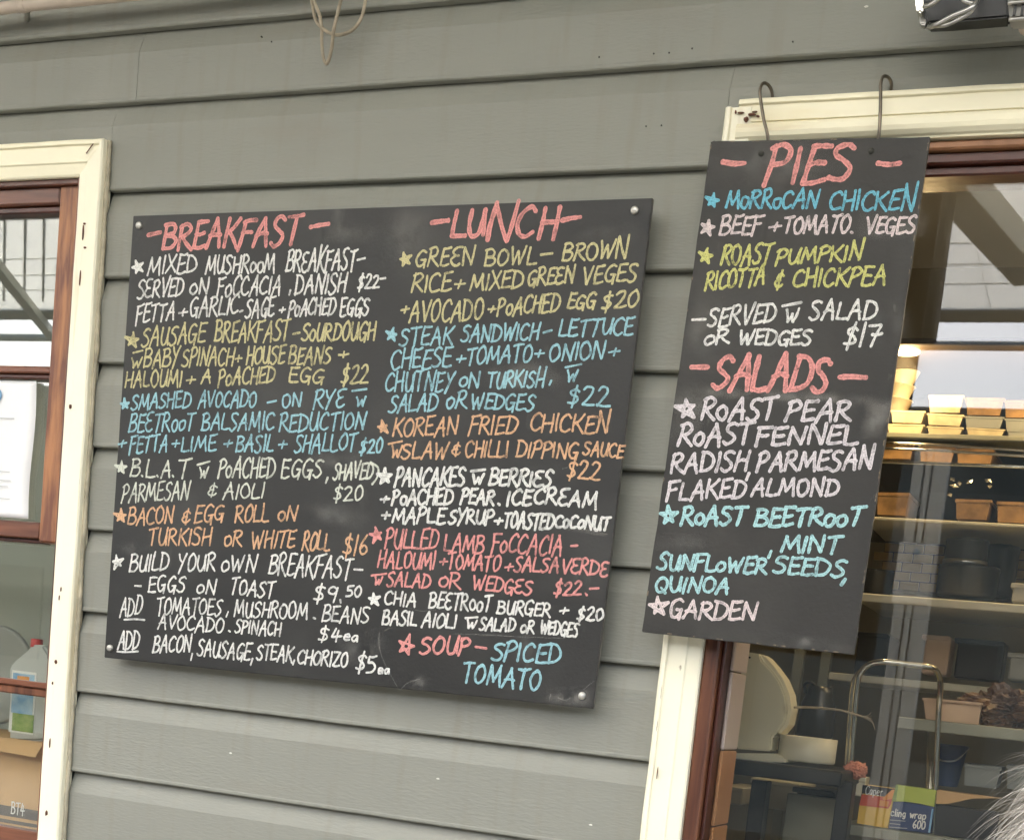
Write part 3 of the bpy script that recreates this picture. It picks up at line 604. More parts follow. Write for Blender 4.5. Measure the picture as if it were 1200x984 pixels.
# rows: (colour, pen width in photo px, reading, [items]); item = ('word', org, x0, yb0, x1, yb1, h) or ('~', org, points) for free strokes or ('*', org, cx, cy, r)
MENU = [
 ('pink', 5.3, '- BREAKFAST -', [('~', A_, [(158, 166), (212, 154)]), ('BREAKFAST', A_, 222, 226, 800, 204, 112), ('~', A_, [(850, 132), (888, 124), (928, 118)])]),
 ('white', 3.0, '* MIXED MUSHROOM BREAKFAST -', [('*', A_, 114, 303, 26), ('MIXED', A_, 155, 335, 365, 322, 76), ('MUSHRooM', A_, 402, 328, 695, 325, 74), ('BReAK^FAST', A_, 745, 322, 1040, 312, 84), ('~', A_, [(1050, 272), (1083, 264)])]),
 ('white', 3.0, 'SERVED ON FOCCACIA, DANISH $22-', [('SeRVED', A_, 112, 438, 308, 420, 76), ('oN', A_, 334, 420, 415, 418, 70), ('FoCCACIA', A_, 452, 425, 722, 414, 78), ('~', A_, [(765, 400), (760, 420)]), ('DANISH', A_, 782, 416, 1000, 412, 80), ('$22', A_, 1050, 396, 1140, 388, 56), ('~', A_, [(1148, 352), (1170, 349)])]),
 ('white', 3.0, 'FETTA + GARLIC . SAGE + POACHED EGGS', [('FETTA', A_, 106, 540, 270, 524, 74), ('+', A_, 288, 518, 324, 516, 50), ('GARLIC', A_, 336, 514, 540, 500, 78), ('~', A_, [(550, 492), (562, 487)]), ('SAGE', A_, 572, 516, 692, 508, 76), ('+', A_, 715, 500, 742, 498, 34), ('PoACHED', A_, 755, 512, 952, 504, 68), ('EGGS', A_, 975, 510, 1096, 506, 74)]),
 ('yellow', 3.0, '* SAUSAGE BREAKFAST - SOURDOUGH', [('*', B_, 92, 105, 30), ('SAUSAGE', B_, 130, 132, 398, 114, 80), ('BREAKFAST', B_, 440, 112, 757, 104, 84), ('~', B_, [(776, 78), (805, 72)]), ('SoURDOUGH', B_, 812, 108, 1124, 102, 74)]),
 ('yellow', 2.9, 'w/ BABY SPINACH + HOUSE BEANS +', [('w', B_, 84, 226, 130, 222, 46), ('~', B_, [(95, 158), (136, 148)]), ('BABY', B_, 138, 222, 290, 214, 76), ('SPINACH', B_, 302, 214, 520, 208, 72), ('+', B_, 528, 204, 556, 202, 44), ('HOUSE', B_, 575, 208, 738, 204, 72), ('BEANS', B_, 756, 206, 935, 204, 72), ('+', B_, 970, 186, 1010, 184, 44)]),
 ('yellow', 2.9, 'HALOUMI + A POACHED EGG $22', [('HALOUMI', B_, 60, 303, 300, 298, 66), ('+', B_, 320, 294, 360, 292, 46), ('A', B_, 386, 286, 425, 284, 60), ('PoACHED', B_, 456, 298, 696, 284, 66), ('EGG', B_, 756, 286, 905, 286, 62), ('$22', B_, 980, 294, 1092, 284, 76)]),
 ('blue', 2.9, '* SMASHED AVOCADO - ON RYE w/', [('*', B_, 60, 378, 24), ('SMASHED', B_, 86, 398, 338, 388, 64), ('AVOCADO', B_, 372, 392, 616, 386, 66), ('~', B_, [(667, 370), (705, 362)]), ('ON', B_, 727, 388, 810, 386, 60), ('RYe', B_, 862, 396, 994, 384, 78), ('w', B_, 1042, 388, 1084, 386, 44), ('~', B_, [(1028, 320), (1090, 312)])]),
 ('blue', 2.9, 'BEETROOT BALSAMIC REDUCTION', [('BEeTRooT', B_, 76, 496, 352, 486, 74), ('BALSAMIC', B_, 386, 486, 692, 486, 72), ('REDUCTION', B_, 716, 494, 1080, 482, 72)]),
 ('blue', 2.9, '+ FETTA + LIME + BASIL + SHALLOT $20', [('+', B_, 28, 566, 64, 562, 46), ('FETTA', B_, 78, 586, 240, 576, 70), ('+', B_, 258, 566, 290, 564, 44), ('LIME', B_, 298, 582, 446, 572, 64), ('+', B_, 478, 568, 516, 566, 46), ('BASIL', B_, 532, 580, 690, 576, 68), ('+', B_, 712, 568, 750, 566, 46), ('SHALLOT', B_, 780, 580, 1042, 574, 74), ('$20', B_, 1056, 586, 1156, 578, 58)]),
 ('green', 2.9, '* B.L.A.T w/ POACHED EGGS, SHAVED', [('*', C_, 110, 62, 26), ('B', C_, 146, 98, 184, 96, 72), ('~', C_, [(192, 92), (196, 96)]), ('L', C_, 206, 98, 244, 96, 70), ('~', C_, [(254, 92), (258, 98)]), ('A', C_, 270, 98, 306, 96, 68), ('~', C_, [(316, 92), (320, 98)]), ('T', C_, 334, 102, 384, 100, 74), ('w', C_, 420, 102, 456, 101, 42), ('~', C_, [(416, 50), (466, 36)]), ('PoACHED', C_, 498, 101, 726, 98, 74), ('EGGS', C_, 752, 100, 916, 98, 72), ('~', C_, [(940, 100), (932, 122)]), ('SHAVED', C_, 960, 106, 1118, 106, 62), ('~', C_, [(1112, 40), (1142, 62), (1138, 100), (1118, 128)])]),
 ('green', 2.6, 'PARMESAN & AIOLI $20', [('PARMESAN', C_, 112, 198, 380, 190, 72), ('&', C_, 456, 174, 492, 172, 46), ('AIOLI', C_, 520, 186, 682, 184, 60), ('$20', C_, 960, 196, 1080, 190, 58)]),
 ('orange', 2.9, '* BACON & EGG ROLL ON', [('*', C_, 108, 256, 28), ('BACON', C_, 136, 290, 318, 284, 68), ('&', C_, 354, 284, 386, 282, 54), ('EGG', C_, 402, 280, 520, 276, 66), ('ROLL', C_, 566, 280, 700, 276, 68), ('oN', C_, 738, 274, 812, 276, 60)]),
 ('orange', 2.9, 'TURKISH OR WHITE ROLL $16', [('TURKISH', C_, 218, 374, 470, 368, 66), ('oR', C_, 522, 376, 592, 376, 62), ('WHITE', C_, 632, 384, 806, 380, 64), ('ROLL', C_, 836, 392, 946, 390, 72), ('$16', C_, 1000, 408, 1096, 412, 74)]),
 ('white', 2.9, '* BUILD YOUR OWN BREAKFAST -', [('*', D_, 95, 63, 27), ('BUILD', D_, 143, 104, 300, 94, 70), ('YOUR', D_, 336, 100, 486, 96, 66), ('oWN', D_, 512, 100, 650, 106, 66), ('BREAKFAST', D_, 702, 110, 1030, 130, 82), ('~', D_, [(1046, 92), (1080, 94)])]),
 ('white', 2.9, '- EGGS ON TOAST $9.50', [('~', D_, [(165, 158), (190, 159)]), ('EGGS', D_, 218, 182, 366, 182, 64), ('oN', D_, 412, 188, 488, 190, 54), ('TOAST', D_, 546, 192, 722, 204, 62), ('$9', D_, 880, 216, 978, 222, 64), ('~', D_, [(990, 214), (992, 226)]), ('50', D_, 1012, 200, 1072, 202, 44)]),
 ('white', 2.7, 'ADD TOMATOES, MUSHROOM. BEANS', [('ADD', D_, 104, 278, 190, 272, 74), ('~', D_, [(122, 294), (165, 292), (204, 295)]), ('TOMATOES', D_, 250, 272, 510, 276, 66), ('~', D_, [(540, 262), (532, 282)]), ('MUSHROOM', D_, 562, 282, 856, 290, 62), ('~', D_, [(882, 286), (890, 290)]), ('BEANS', D_, 916, 300, 1104, 308, 62)]),
 ('white', 2.7, 'AVOCADO. SPINACH $4ea', [('AVOCADO', D_, 258, 330, 520, 348, 58), ('~', D_, [(542, 338), (548, 342)]), ('SPINACH', D_, 566, 346, 750, 360, 54), ('$4', D_, 902, 380, 990, 382, 54), ('qa', D_, 1002, 378, 1060, 382, 42)]),
 ('white', 2.9, 'ADD BACON, SAUSAGE, STEAK, CHORIZO $5ea', [('ADD', D_, 96, 414, 180, 408, 70), ('~', D_, [(94, 422), (135, 424), (178, 421)]), ('BACON', D_, 236, 424, 388, 424, 64), ('~', D_, [(396, 430), (390, 456)]), ('SAUSAGE', D_, 414, 438, 626, 458, 64), ('~', D_, [(638, 450), (630, 476)]), ('STEAK', D_, 652, 452, 796, 464, 62), ('~', D_, [(806, 456), (800, 474)]), ('CHORIZO', D_, 816, 468, 1018, 484, 56), ('$5', D_, 1050, 500, 1130, 506, 66), ('qa', D_, 1140, 508, 1186, 512, 34)]),
 ('pink', 5.6, '- LUNCH -', [('~', E_, [(203, 150), (240, 144), (275, 140)]), ('L', E_, 284, 218, 346, 212, 122), ('U', E_, 352, 212, 424, 208, 120), ('N^', E_, 430, 222, 545, 228, 128), ('C', E_, 556, 218, 632, 214, 125), ('H', E_, 654, 220, 728, 222, 128), ('~', E_, [(758, 140), (800, 130), (836, 126)])]),
 ('yellow', 3.0, '* GREEN BOWL - BROWN', [('*', E_, 90, 306, 30), ('GREeN', E_, 132, 340, 380, 330, 76), ('BOWL', E_, 428, 334, 646, 326, 72), ('~', E_, [(668, 286), (718, 280)]), ('BROWN^', E_, 758, 310, 1034, 300, 72)]),
 ('yellow', 3.0, 'RICE + MIXED GREEN VEGES', [('RICE', E_, 116, 448, 282, 440, 76), ('+', E_, 298, 432, 342, 430, 54), ('MIXED', E_, 366, 440, 590, 424, 72), ('GREeN', E_, 610, 418, 806, 408, 72), ('VEGES', E_, 842, 412, 1076, 396, 70)]),
 ('yellow', 3.0, '+ AVOCADO + POACHED EGG $20', [('+', E_, 72, 540, 106, 538, 44), ('AVOCADO', E_, 108, 570, 418, 562, 84), ('+', E_, 442, 534, 474, 532, 38), ('PoACHED', E_, 482, 546, 744, 524, 74), ('EGG', E_, 780, 514, 896, 516, 62), ('$20', E_, 926, 524, 1080, 500, 68)]),
 ('blue', 2.9, '* STEAK SANDWICH - LETTUCE', [('*', F_, 108, 82, 26), ('STEAK', F_, 138, 126, 365, 116, 74), ('SANDWICH', F_, 400, 112, 730, 100, 72), ('~', F_, [(752, 72), (788, 62)]), ('LETTUCE', F_, 816, 86, 1132, 80, 70)]),
 ('blue', 2.9, 'CHEESE + TOMATO + ONION +', [('CHEESE', F_, 100, 226, 356, 220, 82), ('+', F_, 378, 204, 416, 202, 46), ('TOMATO', F_, 422, 208, 700, 194, 72), ('+', F_, 712, 182, 752, 180, 50), ('ONION', F_, 774, 190, 1008, 186, 74), ('+', F_, 1028, 176, 1076, 174, 50)]),
 ('blue', 2.9, 'CHUTNEY ON TURKISH, w/', [('CHUTNEY', F_, 76, 322, 364, 318, 80), ('oN', F_, 392, 304, 478, 302, 66), ('TURKISH^', F_, 512, 306, 752, 302, 66), ('~', F_, [(786, 276), (778, 294)]), ('w', F_, 846, 280, 894, 278, 48), ('~', F_, [(846, 220), (914, 206)])]),
 ('blue', 2.9, 'SALAD OR WEDGES $22', [('SALAD', F_, 92, 412, 298, 402, 70), ('oR', F_, 334, 398, 422, 394, 70), ('WEDGES', F_, 442, 394, 710, 404, 64), ('$22', F_, 852, 380, 1030, 382, 76)]),
 ('orange', 2.9, '* KOREAN FRIED CHICKEN', [('*', F_, 68, 476, 27), ('KOREAN', F_, 108, 514, 384, 504, 74), ('FRIED', F_, 434, 504, 636, 500, 76), ('CHICKEN^', F_, 692, 490, 1028, 500, 70)]),
 ('orange', 2.8, 'w/ SLAW & CHILLI DIPPING SAUCE', [('w', F_, 98, 606, 144, 604, 50), ('~', F_, [(92, 546), (150, 534)]), ('SLAW', F_, 146, 610, 340, 608, 66), ('&', F_, 362, 592, 396, 592, 52), ('CHILLI', F_, 416, 600, 600, 600, 66), ('DIPPING', F_, 636, 600, 898, 608, 64), ('SAUCE', F_, 920, 592, 1092, 604, 56)]),
 ('orange', 2.8, '$22', [('$22', H_, 886, 106, 1026, 116, 72)]),
 ('white', 3.7, '* PANCAKES w/ BERRIES', [('*', H_, 114, 104, 32), ('PANCAKES', H_, 154, 144, 450, 140, 76), ('w', H_, 480, 134, 530, 134, 42), ('~', H_, [(480, 80), (540, 73)]), ('BERRIeS', H_, 556, 134, 820, 148, 66)]),
 ('white', 3.7, '+ POACHED PEAR. ICE CREAM', [('+', H_, 92, 216, 130, 216, 40), ('PoACHED', H_, 142, 224, 400, 220, 64), ('PEAR', H_, 436, 216, 576, 226, 60), ('~', H_, [(596, 218), (602, 223)]), ('ICE', H_, 630, 224, 735, 222, 62), ('CReAM', H_, 746, 216, 1014, 240, 66)]),
 ('white', 3.5, '+ MAPLE SYRUP + TOASTED COCONUT', [('+', H_, 98, 286, 134, 286, 42), ('MAPLE', H_, 142, 300, 366, 302, 62), ('SYRUP', H_, 382, 302, 572, 306, 58), ('+', H_, 578, 308, 614, 308, 42), ('TOASTED', H_, 618, 318, 828, 328, 62), ('CoCoNUT', H_, 836, 318, 1066, 334, 54)]),
 ('pink', 2.9, '* PULLED LAMB FOCCACIA -', [('*', H_, 78, 352, 32), ('PULLED', H_, 112, 408, 336, 414, 80), ('LAMB', H_, 362, 420, 532, 428, 74), ('FoCCACIA', H_, 566, 424, 866, 436, 78), ('~', H_, [(906, 398), (934, 396)])]),
 ('pink', 2.9, 'HALOUMI + TOMATO + SALSA VERDE', [('HALOUMI', H_, 82, 488, 324, 496, 70), ('+', H_, 346, 482, 376, 482, 42), ('TOMATO', H_, 378, 494, 600, 508, 64), ('+', H_, 622, 508, 656, 508, 42), ('SALSA', H_, 662, 504, 852, 512, 60), ('VeRDe', H_, 864, 514, 1060, 526, 62)]),
 ('pink', 2.9, 'w/ SALAD OR WEDGES $22.-', [('w', H_, 66, 562, 98, 562, 34), ('~', H_, [(56, 524), (120, 516)]), ('SALAD', H_, 120, 568, 304, 578, 58), ('oR', H_, 342, 572, 434, 582, 66), ('WEDGeS', H_, 486, 584, 736, 606, 58), ('$22', H_, 832, 606, 946, 606, 58), ('~', H_, [(968, 600), (974, 608)]), ('~', H_, [(986, 580), (1024, 578)])]),
 ('white', 2.9, '* CHIA BEETROOT BURGER + $20', [('*', I_, 66, 116, 27), ('CHIA', I_, 110, 138, 244, 148, 56), ('BEeTRooT', I_, 300, 150, 562, 170, 68), ('BURGER', I_, 590, 174, 816, 190, 56), ('+', I_, 856, 180, 892, 180, 40), ('$20', I_, 930, 204, 1040, 208, 54)]),
 ('white', 2.9, 'BASIL AIOLI w/ SALAD OR WEDGES', [('BASIL', I_, 102, 220, 246, 228, 60), ('AIOLI', I_, 270, 230, 416, 240, 60), ('w', I_, 456, 238, 502, 240, 34), ('~', I_, [(456, 196), (508, 192)]), ('SALAD', I_, 514, 246, 666, 254, 52), ('oR', I_, 690, 258, 746, 262, 54), ('WEDGES', I_, 774, 260, 932, 274, 54)]),
 ('pink', 3.6, '* SOUP -', [('*', I_, 204, 316, 46), ('SOUP', I_, 262, 344, 472, 350, 72), ('~', I_, [(500, 318), (545, 325)])]),
 ('blue', 3.4, 'SPICED', [('SPICED', I_, 566, 374, 860, 390, 78)]),
 ('blue', 3.4, 'TOMATO', [('TOMATO', I_, 440, 466, 770, 506, 82)]),
]
Q1 = (800, 80, .26667); Q2 = (790, 260, .26667); Q3 = (760, 440, .26667); Q4 = (740, 580, .26667)
PIES = [
 ('pink', 5.6, '- PIES -', [('~', Q1, [(176, 412), (225, 420), (272, 418)]), ('PIES', Q1, 362, 505, 735, 492, 158), ('~', Q1, [(858, 418), (910, 424), (955, 418)])]),
 ('cyan', 3.1, '* MORROCAN CHICKEN', [('*', Q1, 130, 584, 30), ('MoRRoCAN', Q1, 188, 618, 590, 612, 78), ('CHICKEN^', Q1, 640, 622, 1015, 622, 84)]),
 ('rose', 3.1, '* BEEF + TOMATO. VEGES', [('*', Q1, 108, 700, 32), ('BEEF', Q1, 162, 730, 342, 728, 80), ('+', Q1, 376, 722, 430, 720, 56), ('TOMATO', Q1, 440, 726, 730, 720, 72), ('~', Q1, [(740, 720), (746, 724)]), ('VEGES', Q1, 802, 724, 1016, 728, 70)]),
 ('yellow2', 3.1, '* ROAST PUMPKIN', [('*', Q2, 140, 152, 32), ('ROAST', Q2, 205, 192, 420, 180, 86), ('PUMPKIN^', Q2, 446, 190, 822, 166, 66)]),
 ('yellow2', 3.1, 'RICOTTA & CHICKPEA', [('RICOTTA', Q2, 136, 298, 394, 276, 80), ('&', Q2, 440, 292, 472, 290, 72), ('CHICKPEA', Q2, 518, 286, 928, 274, 76)]),
 ('white', 3.1, '- SERVED w/ SALAD', [('~', Q2, [(80, 430), (138, 428)]), ('SERVED', Q2, 146, 462, 442, 440, 80), ('w', Q2, 484, 442, 540, 438, 60), ('~', Q2, [(476, 370), (560, 354)]), ('SALAD', Q2, 592, 428, 884, 426, 80)]),
 ('white', 3.2, 'OR WEDGES $17', [('oR', Q2, 130, 544, 240, 532, 64), ('WEDGES', Q2, 282, 538, 600, 540, 64), ('$17', Q2, 742, 542, 898, 542, 92)]),
 ('pink', 5.6, '- SALADS -', [('~', Q2, [(76, 638), (148, 638)]), ('SALADS', Q2, 168, 730, 672, 742, 146), ('~', Q2, [(728, 682), (780, 680), (842, 684)])]),
 ('lilac', 4.2, '* ROAST PEAR', [('*', Q3, 168, 146, 50), ('RoAST', Q3, 228, 198, 552, 196, 92), ('PEAR', Q3, 602, 200, 884, 198, 88)]),
 ('lilac', 4.2, 'ROAST FENNEL', [('RoAST', Q3, 128, 308, 448, 300, 86), ('FENNEL', Q3, 470, 304, 914, 302, 78)]),
 ('lilac', 4.0, 'RADISH, PARMESAN', [('RADISH', Q3, 96, 426, 430, 418, 84), ('~', Q3, [(442, 428), (430, 458)]), ('PARMESAN^', Q3, 476, 418, 982, 410, 80)]),
 ('lilac', 3.7, 'FLAKED ALMOND', [('FLAKED', Q3, 78, 546, 422, 534, 78), ('ALMOND', Q3, 450, 528, 832, 526, 70)]),
 ('mint', 4.2, '* ROAST BEETROOT', [('*', Q3, 88, 616, 46), ('RoAST', Q3, 142, 654, 418, 652, 78), ('BEETRooT', Q3, 466, 660, 932, 656, 76)]),
 ('mint', 3.9, ', MINT', [('~', Q4, [(614, 246), (602, 274)]), ('MINT', Q4, 656, 250, 912, 254, 74)]),
 ('mint', 3.8, 'SUNFLOWER SEEDS,', [('SUNFLoWER', Q4, 112, 324, 590, 344, 68), ('SEEDS', Q4, 622, 338, 934, 356, 74), ('~', Q4, [(940, 368), (922, 394)])]),
 ('mint', 3.7, 'QUINOA', [('QUINOA', Q4, 102, 424, 426, 430, 64)]),
 ('rose', 3.8, '* GARDEN', [('*', Q4, 118, 490, 44), ('GARDEN', Q4, 164, 538, 545, 550, 78)]),
]
CN = {'pink': 'pink', 'white': 'white', 'yellow': 'yellow', 'yellow2': 'yellow', 'blue': 'pale blue', 'cyan': 'blue', 'mint': 'pale turquoise', 'orange': 'orange', 'lilac': 'lilac white', 'rose': 'rosy white', 'green': 'greenish white'}
def write(rows, yp, parent):
    for col, pw, rd, items in rows:
        w = pw * MPP * (.87 if pw < 5 else .96); nm = CN[col]
        for it in items:
            rb = Ribbon()
            if it[0] == '~':
                pseg(rb, it[1], it[2], yp, w); rb.build('chalk_mark', CH[col], parent)
            elif it[0] == '*':
                _, og, cx, cy, r_ = it; pts = []
                rot0 = random.uniform(-.35, .35)
                for k in range(6):
                    a = math.pi / 2 + rot0 + k * 4 * math.pi / 5; rr = r_ * random.uniform(.72, 1.22)
                    pts.append((cx + rr * math.cos(a) * .95, cy - rr * math.sin(a)))
                for k in range(5): pseg(rb, og, [pts[k], pts[k + 1]], yp, w * (.95 if r_ > 35 else 1.05))
                if r_ < 36: pseg(rb, og, [(cx - r_ * .3, cy), (cx + r_ * .3, cy + r_ * .1)], yp, w * 1.2)
                rb.build('chalk_star', CH[col], parent, nm + ' chalk star')
            else:
                t, og, x0, y0, x1, y1, h = it
                word(rb, t, og, x0, y0, x1, y1, h, yp, w * (.92 if t in ('+', '&') else 1), slant=.10 if h > 100 else .07)
                rb.build('chalk_word', CH[col], parent, '%s chalk %s' % (nm, t.replace('^', '').replace('qa', 'ea').upper()))
def smudge(name, org, x0, y0, x1, y1, yp, m, parent, ang=0):
    ox, oy, s = org; a = at(ox + x0 * s, oy + y0 * s, yp - .00015); b = at(ox + x1 * s, oy + y1 * s, yp - .00015)
    cx, cz = (a.x + b.x) / 2, (a.z + b.z) / 2; hw, hh = abs(b.x - a.x) / 2, abs(b.z - a.z) / 2; ca, sa = math.cos(ang), math.sin(ang)
    me = bpy.data.meshes.new(name); me.from_pydata([(cx + (u * hw) * ca - (v * hh) * sa, yp - .00015, cz + (u * hw) * sa + (v * hh) * ca) for u, v in ((-1, -1), (1, -1), (1, 1), (-1, 1))], [], [(0, 1, 2, 3)])
    uvl = me.uv_layers.new(name='uv')
    for i, q in enumerate(((0, 0), (1, 0), (1, 1), (0, 1))): uvl.data[i].uv = q
    return link(name, me, m, parent)

# ---- big menu board
YM = -.045
menu = thing('menu_board', 'large blackboard with breakfast and lunch menu screwed to the grey wall', 'menu board', (-.83, YM + .012, 1.566))
mx0, mx1, mz0, mz1 = -1.4005, -.2545, 1.566, 2.492
def slab(name, ol, y0, y1, m, parent, em):
    o = prism(name, ol, y0, y1, m, parent, .0012); o.data.materials.append(em)
    for p in o.data.polygons:
        if abs(p.normal.y) < .9: p.material_index = 1
    return o
def wob(c, n=26, amp=.0009, seed=0):
    out = []
    for i in range(len(c)):
        a, b = c[i], c[(i + 1) % len(c)]
        for k in range(n):
            t = k / n; x, z = a[0] + (b[0] - a[0]) * t, a[1] + (b[1] - a[1]) * t; e = (0 if k == 0 else 1)
            out.append((x + e * amp * mnoise.noise(Vector((z * 18, seed, i))), z + e * amp * mnoise.noise(Vector((x * 18, seed + 3, i)))))
    return out
mc = [(at(156, 253, YM).x, at(156, 253, YM).z), (at(765, 232, YM).x, at(765, 232, YM).z), (at(695, 830, YM).x, at(695, 830, YM).z), (at(122, 770, YM).x, at(122, 770, YM).z)]
slab('panel', wob(mc, 20, .0007, 1), YM, YM + .009, M['black'], menu, M['edge'])
write(MENU, YM, menu)
for (px, py) in [(163.5, 264.5), (744, 247), (682.5, 815), (129.5, 759)]:
    p = at(px, py, YM)
    sc = lathe('screw', [(.0001, -.0052), (.004, -.005), (.0068, -.0035), (.0074, -.0015), (.0074, 0), (.0074, .02)], (p.x, YM - .001, p.z), M['screw'], menu, 20, 'Y')
    box('spacer', p.x - .012, p.x + .012, YM + .0095, .0, p.z - .012, p.z + .012, M['gap'], menu, .001)
for (og, a, b, c, d2, m_, an) in [(F_, 500, 190, 830, 330, SM, .03), (H_, 820, 320, 1070, 350, SM, -.12), (I_, 220, 430, 300, 510, SM, .3), (I_, 800, 470, 1010, 590, SM, .1), (C_, 840, 190, 1110, 310, SM2, -.1), (A_, 900, 120, 1150, 200, SM2, 0), (I_, 560, 560, 900, 600, SM2, 0), (C_, 60, 350, 240, 420, SM2, .2), (D_, 980, 330, 1190, 480, SM2, .4), (H_, 600, 560, 700, 620, SM2, 0), (E_, 820, 150, 1120, 240, SM2, .1), (E_, 0, 40, 220, 330, SM2, 0), (B_, 800, 560, 1150, 700, SM2, 0)]:
    smudge('chalk_smudge', og, a, b, c, d2, YM, m_, menu, an)
rb = Ribbon()
for pts in ([(90, 260), (88, 300), (100, 360), (140, 440), (170, 495), (190, 508)], [(178, 500), (215, 470), (262, 455)], [(400, 262), (560, 268), (700, 276), (880, 282)], [(110, 250), (140, 236)], [(820, 520), (815, 545)], [(850, 535), (880, 545), (905, 535)], [(960, 500), (985, 480), (1008, 462)], [(200, 150), (270, 166), (330, 160)]):
    pseg(rb, I_, pts, YM, .0011)
for pts in ([(830, 322), (960, 330), (1060, 348)], [(870, 70), (900, 60)],): pseg(rb, H_, pts, YM, .0013)
rb.build('scratches', chalk('dry_scratch', (.34, .33, .30), .5), menu)

# ---- hanging board
YP = -.070
pies = thing('specials_board', 'narrow blackboard listing pies and salads hung in front of the shop window', 'menu board', (.03, YP, 1.71))
pc = [(at(px, py, YP).x, at(px, py, YP).z) for px, py in ((833, 167), (837, 165.5), (1090, 160), (1000, 767), (752, 740))]
slab('panel', wob(pc, 26, .0018, 9), YP, YP + .009, M['black2'], pies, M['edge'])
write(PIES, YP, pies)
for (px, py) in ((892, 180), (1021, 177)):
    p = at(px, py, YP - .0008); o = lathe('hook_hole', [(.0001, 0), (.0052, 0), (.0050, .001)], p, M['holedark'], pies, 14, 'Y')
for (og, a, b, c, d2, m_, an) in [(Q3, 100, 50, 1110, 130, SM, -.03), (Q3, 940, 80, 1080, 290, SM, 0), (Q1, 770, 620, 1080, 760, SM, 0), (Q1, 80, 320, 700, 520, SM2, 0), (Q2, 60, 320, 200, 620, SM2, 0), (Q3, 60, 60, 240, 330, SM2, 0), (Q4, 620, 600, 960, 700, SM2, 0), (Q4, 60, 150, 330, 260, SM2, 0), (Q2, 820, 330, 1050, 560, SM2, 0), (Q3, 110, 60, 260, 200, SM, 0)]:
    smudge('chalk_smudge', og, a, b, c, d2, YP, m_, pies, an)
rb = Ribbon()
for i in range(46):                                             # chipped rim
    e = random.choice(((0, 4), (1, 2), (2, 3), (3, 4), (3, 4), (2, 3))); t = random.random(); a, b = pc[e[0]], pc[e[1]]; cx_, cz_ = sum(p[0] for p in pc) / 5, sum(p[1] for p in pc) / 5
    x, z = a[0] + (b[0] - a[0]) * t, a[1] + (b[1] - a[1]) * t; x += (cx_ - x) * .006; z += (cz_ - z) * .004
    dx, dz_ = (b[0] - a[0]), (b[1] - a[1]); l = math.hypot(dx, dz_); s_ = random.uniform(.002, .009); rb.stroke([(x, z), (x + dx / l * s_, z + dz_ / l * s_)], random.uniform(.001, .0025), YP)
rb.build('chipped_rim', chalk('bare_board', (.30, .24, .17), .8), pies)
# hooks
def hook(pts, label):
    P = [at(px, py, yy) for px, py, yy in pts]
    t = tube('hook', P, .0029, M['wire'], None, 8, 6); return tag(t, label, 'hook', 'wire hooks holding the hanging board')
hook([(905, 119, -.004), (904.5, 108, -.010), (900, 99.5, -.020), (894, 98, -.034), (890.5, 106, -.044), (891.5, 118, -.046), (895, 140, -.052), (899, 156, -.053), (900, 170, -.050), (896, 180, -.056), (892, 180, -.0665)], 'left wire hook over cream trim near the board corner above the dash')
hook([(1044, 106, -.004), (1044.5, 98, -.010), (1041, 91, -.020), (1035, 90, -.034), (1032, 98, -.044), (1032, 112, -.046), (1031.5, 135, -.052), (1030.5, 152, -.053), (1029, 166, -.050), (1025, 176, -.056), (1021, 177, -.0665)], 'right wire hook over cream trim, further from the trim corner')

# ------------------------------------------------------------------ cable, conduit, heater
cable = thing('hanging_cable', 'loops of dirty cream cable dangling from the top of the wall', 'cable', at(395, 0, -.05))
for pts in ([(362, -18, -.03), (366, 5, -.035), (370, 24, -.04), (380, 35, -.045), (389, 40, -.045), (399, 41, -.04), (412, 36, -.035), (422, 24, -.03), (427, 8, -.03), (430, -14, -.03)],
            [(364, -16, -.05), (369, 4, -.05), (375, 20, -.05), (377, 35, -.045), (377, 50, -.04), (379, 68, -.035), (382.5, 75, -.032), (386, 68, -.035), (389, 54, -.04), (391, 36, -.055), (395, 18, -.055), (400, -2, -.05), (402, -16, -.05)]):
    tube('strand', [at(*p) for p in pts], .0034, M['rope'], cable, 8, 6)
con = thing('conduit', 'pale pinkish conduit running along the very top left of the wall', 'conduit', at(0, 0, -.06))
tube('pipe', [at(-120, 29, -.05), at(0, 10.5, -.05), at(28, 7, -.05), at(150, -6, -.05), at(400, -34, -.05)], .0125, M['conduit'], con, 12, 4)
tube('joint_collar', [at(24, 7.5, -.05), at(27.5, 7.1, -.05), at(31, 6.6, -.05)], .0142, M['conduit'], con, 12, 2)
for (px, l) in ((32, 0),): tube('bracket', [at(px, 2, -.045), at(px, 14, -.02), at(px - 1, 24, -.002)], .006, M['paint'], con, 8, 4)
heat = thing('wall_lamp', 'black and chrome outdoor lamp with bent wire guard at top right', 'lamp', at(1140, 0, -.12))
yh = -.12
prism('body', [tuple(at(px, py, yh).xz) for px, py in ((1080, -60), (1082, 14), (1086, 27), (1112, 26), (1182, 20), (1180, -70))], yh, yh + .035, M['darkmetal'], heat, .003)
prism('end_cap', [tuple(at(px, py, yh - .01).xz) for px, py in ((1072, -30), (1072.5, 8), (1075, 14), (1081, 15), (1082, 8), (1081, -30))], yh - .01, yh + .025, M['chrome'], heat, .003)
prism('end_bracket', [tuple(at(px, py, yh + .01).xz) for px, py in ((1076, 14), (1078, 28), (1085, 29), (1084, 14))], yh + .012, yh + .03, M['steel'], heat, .002)
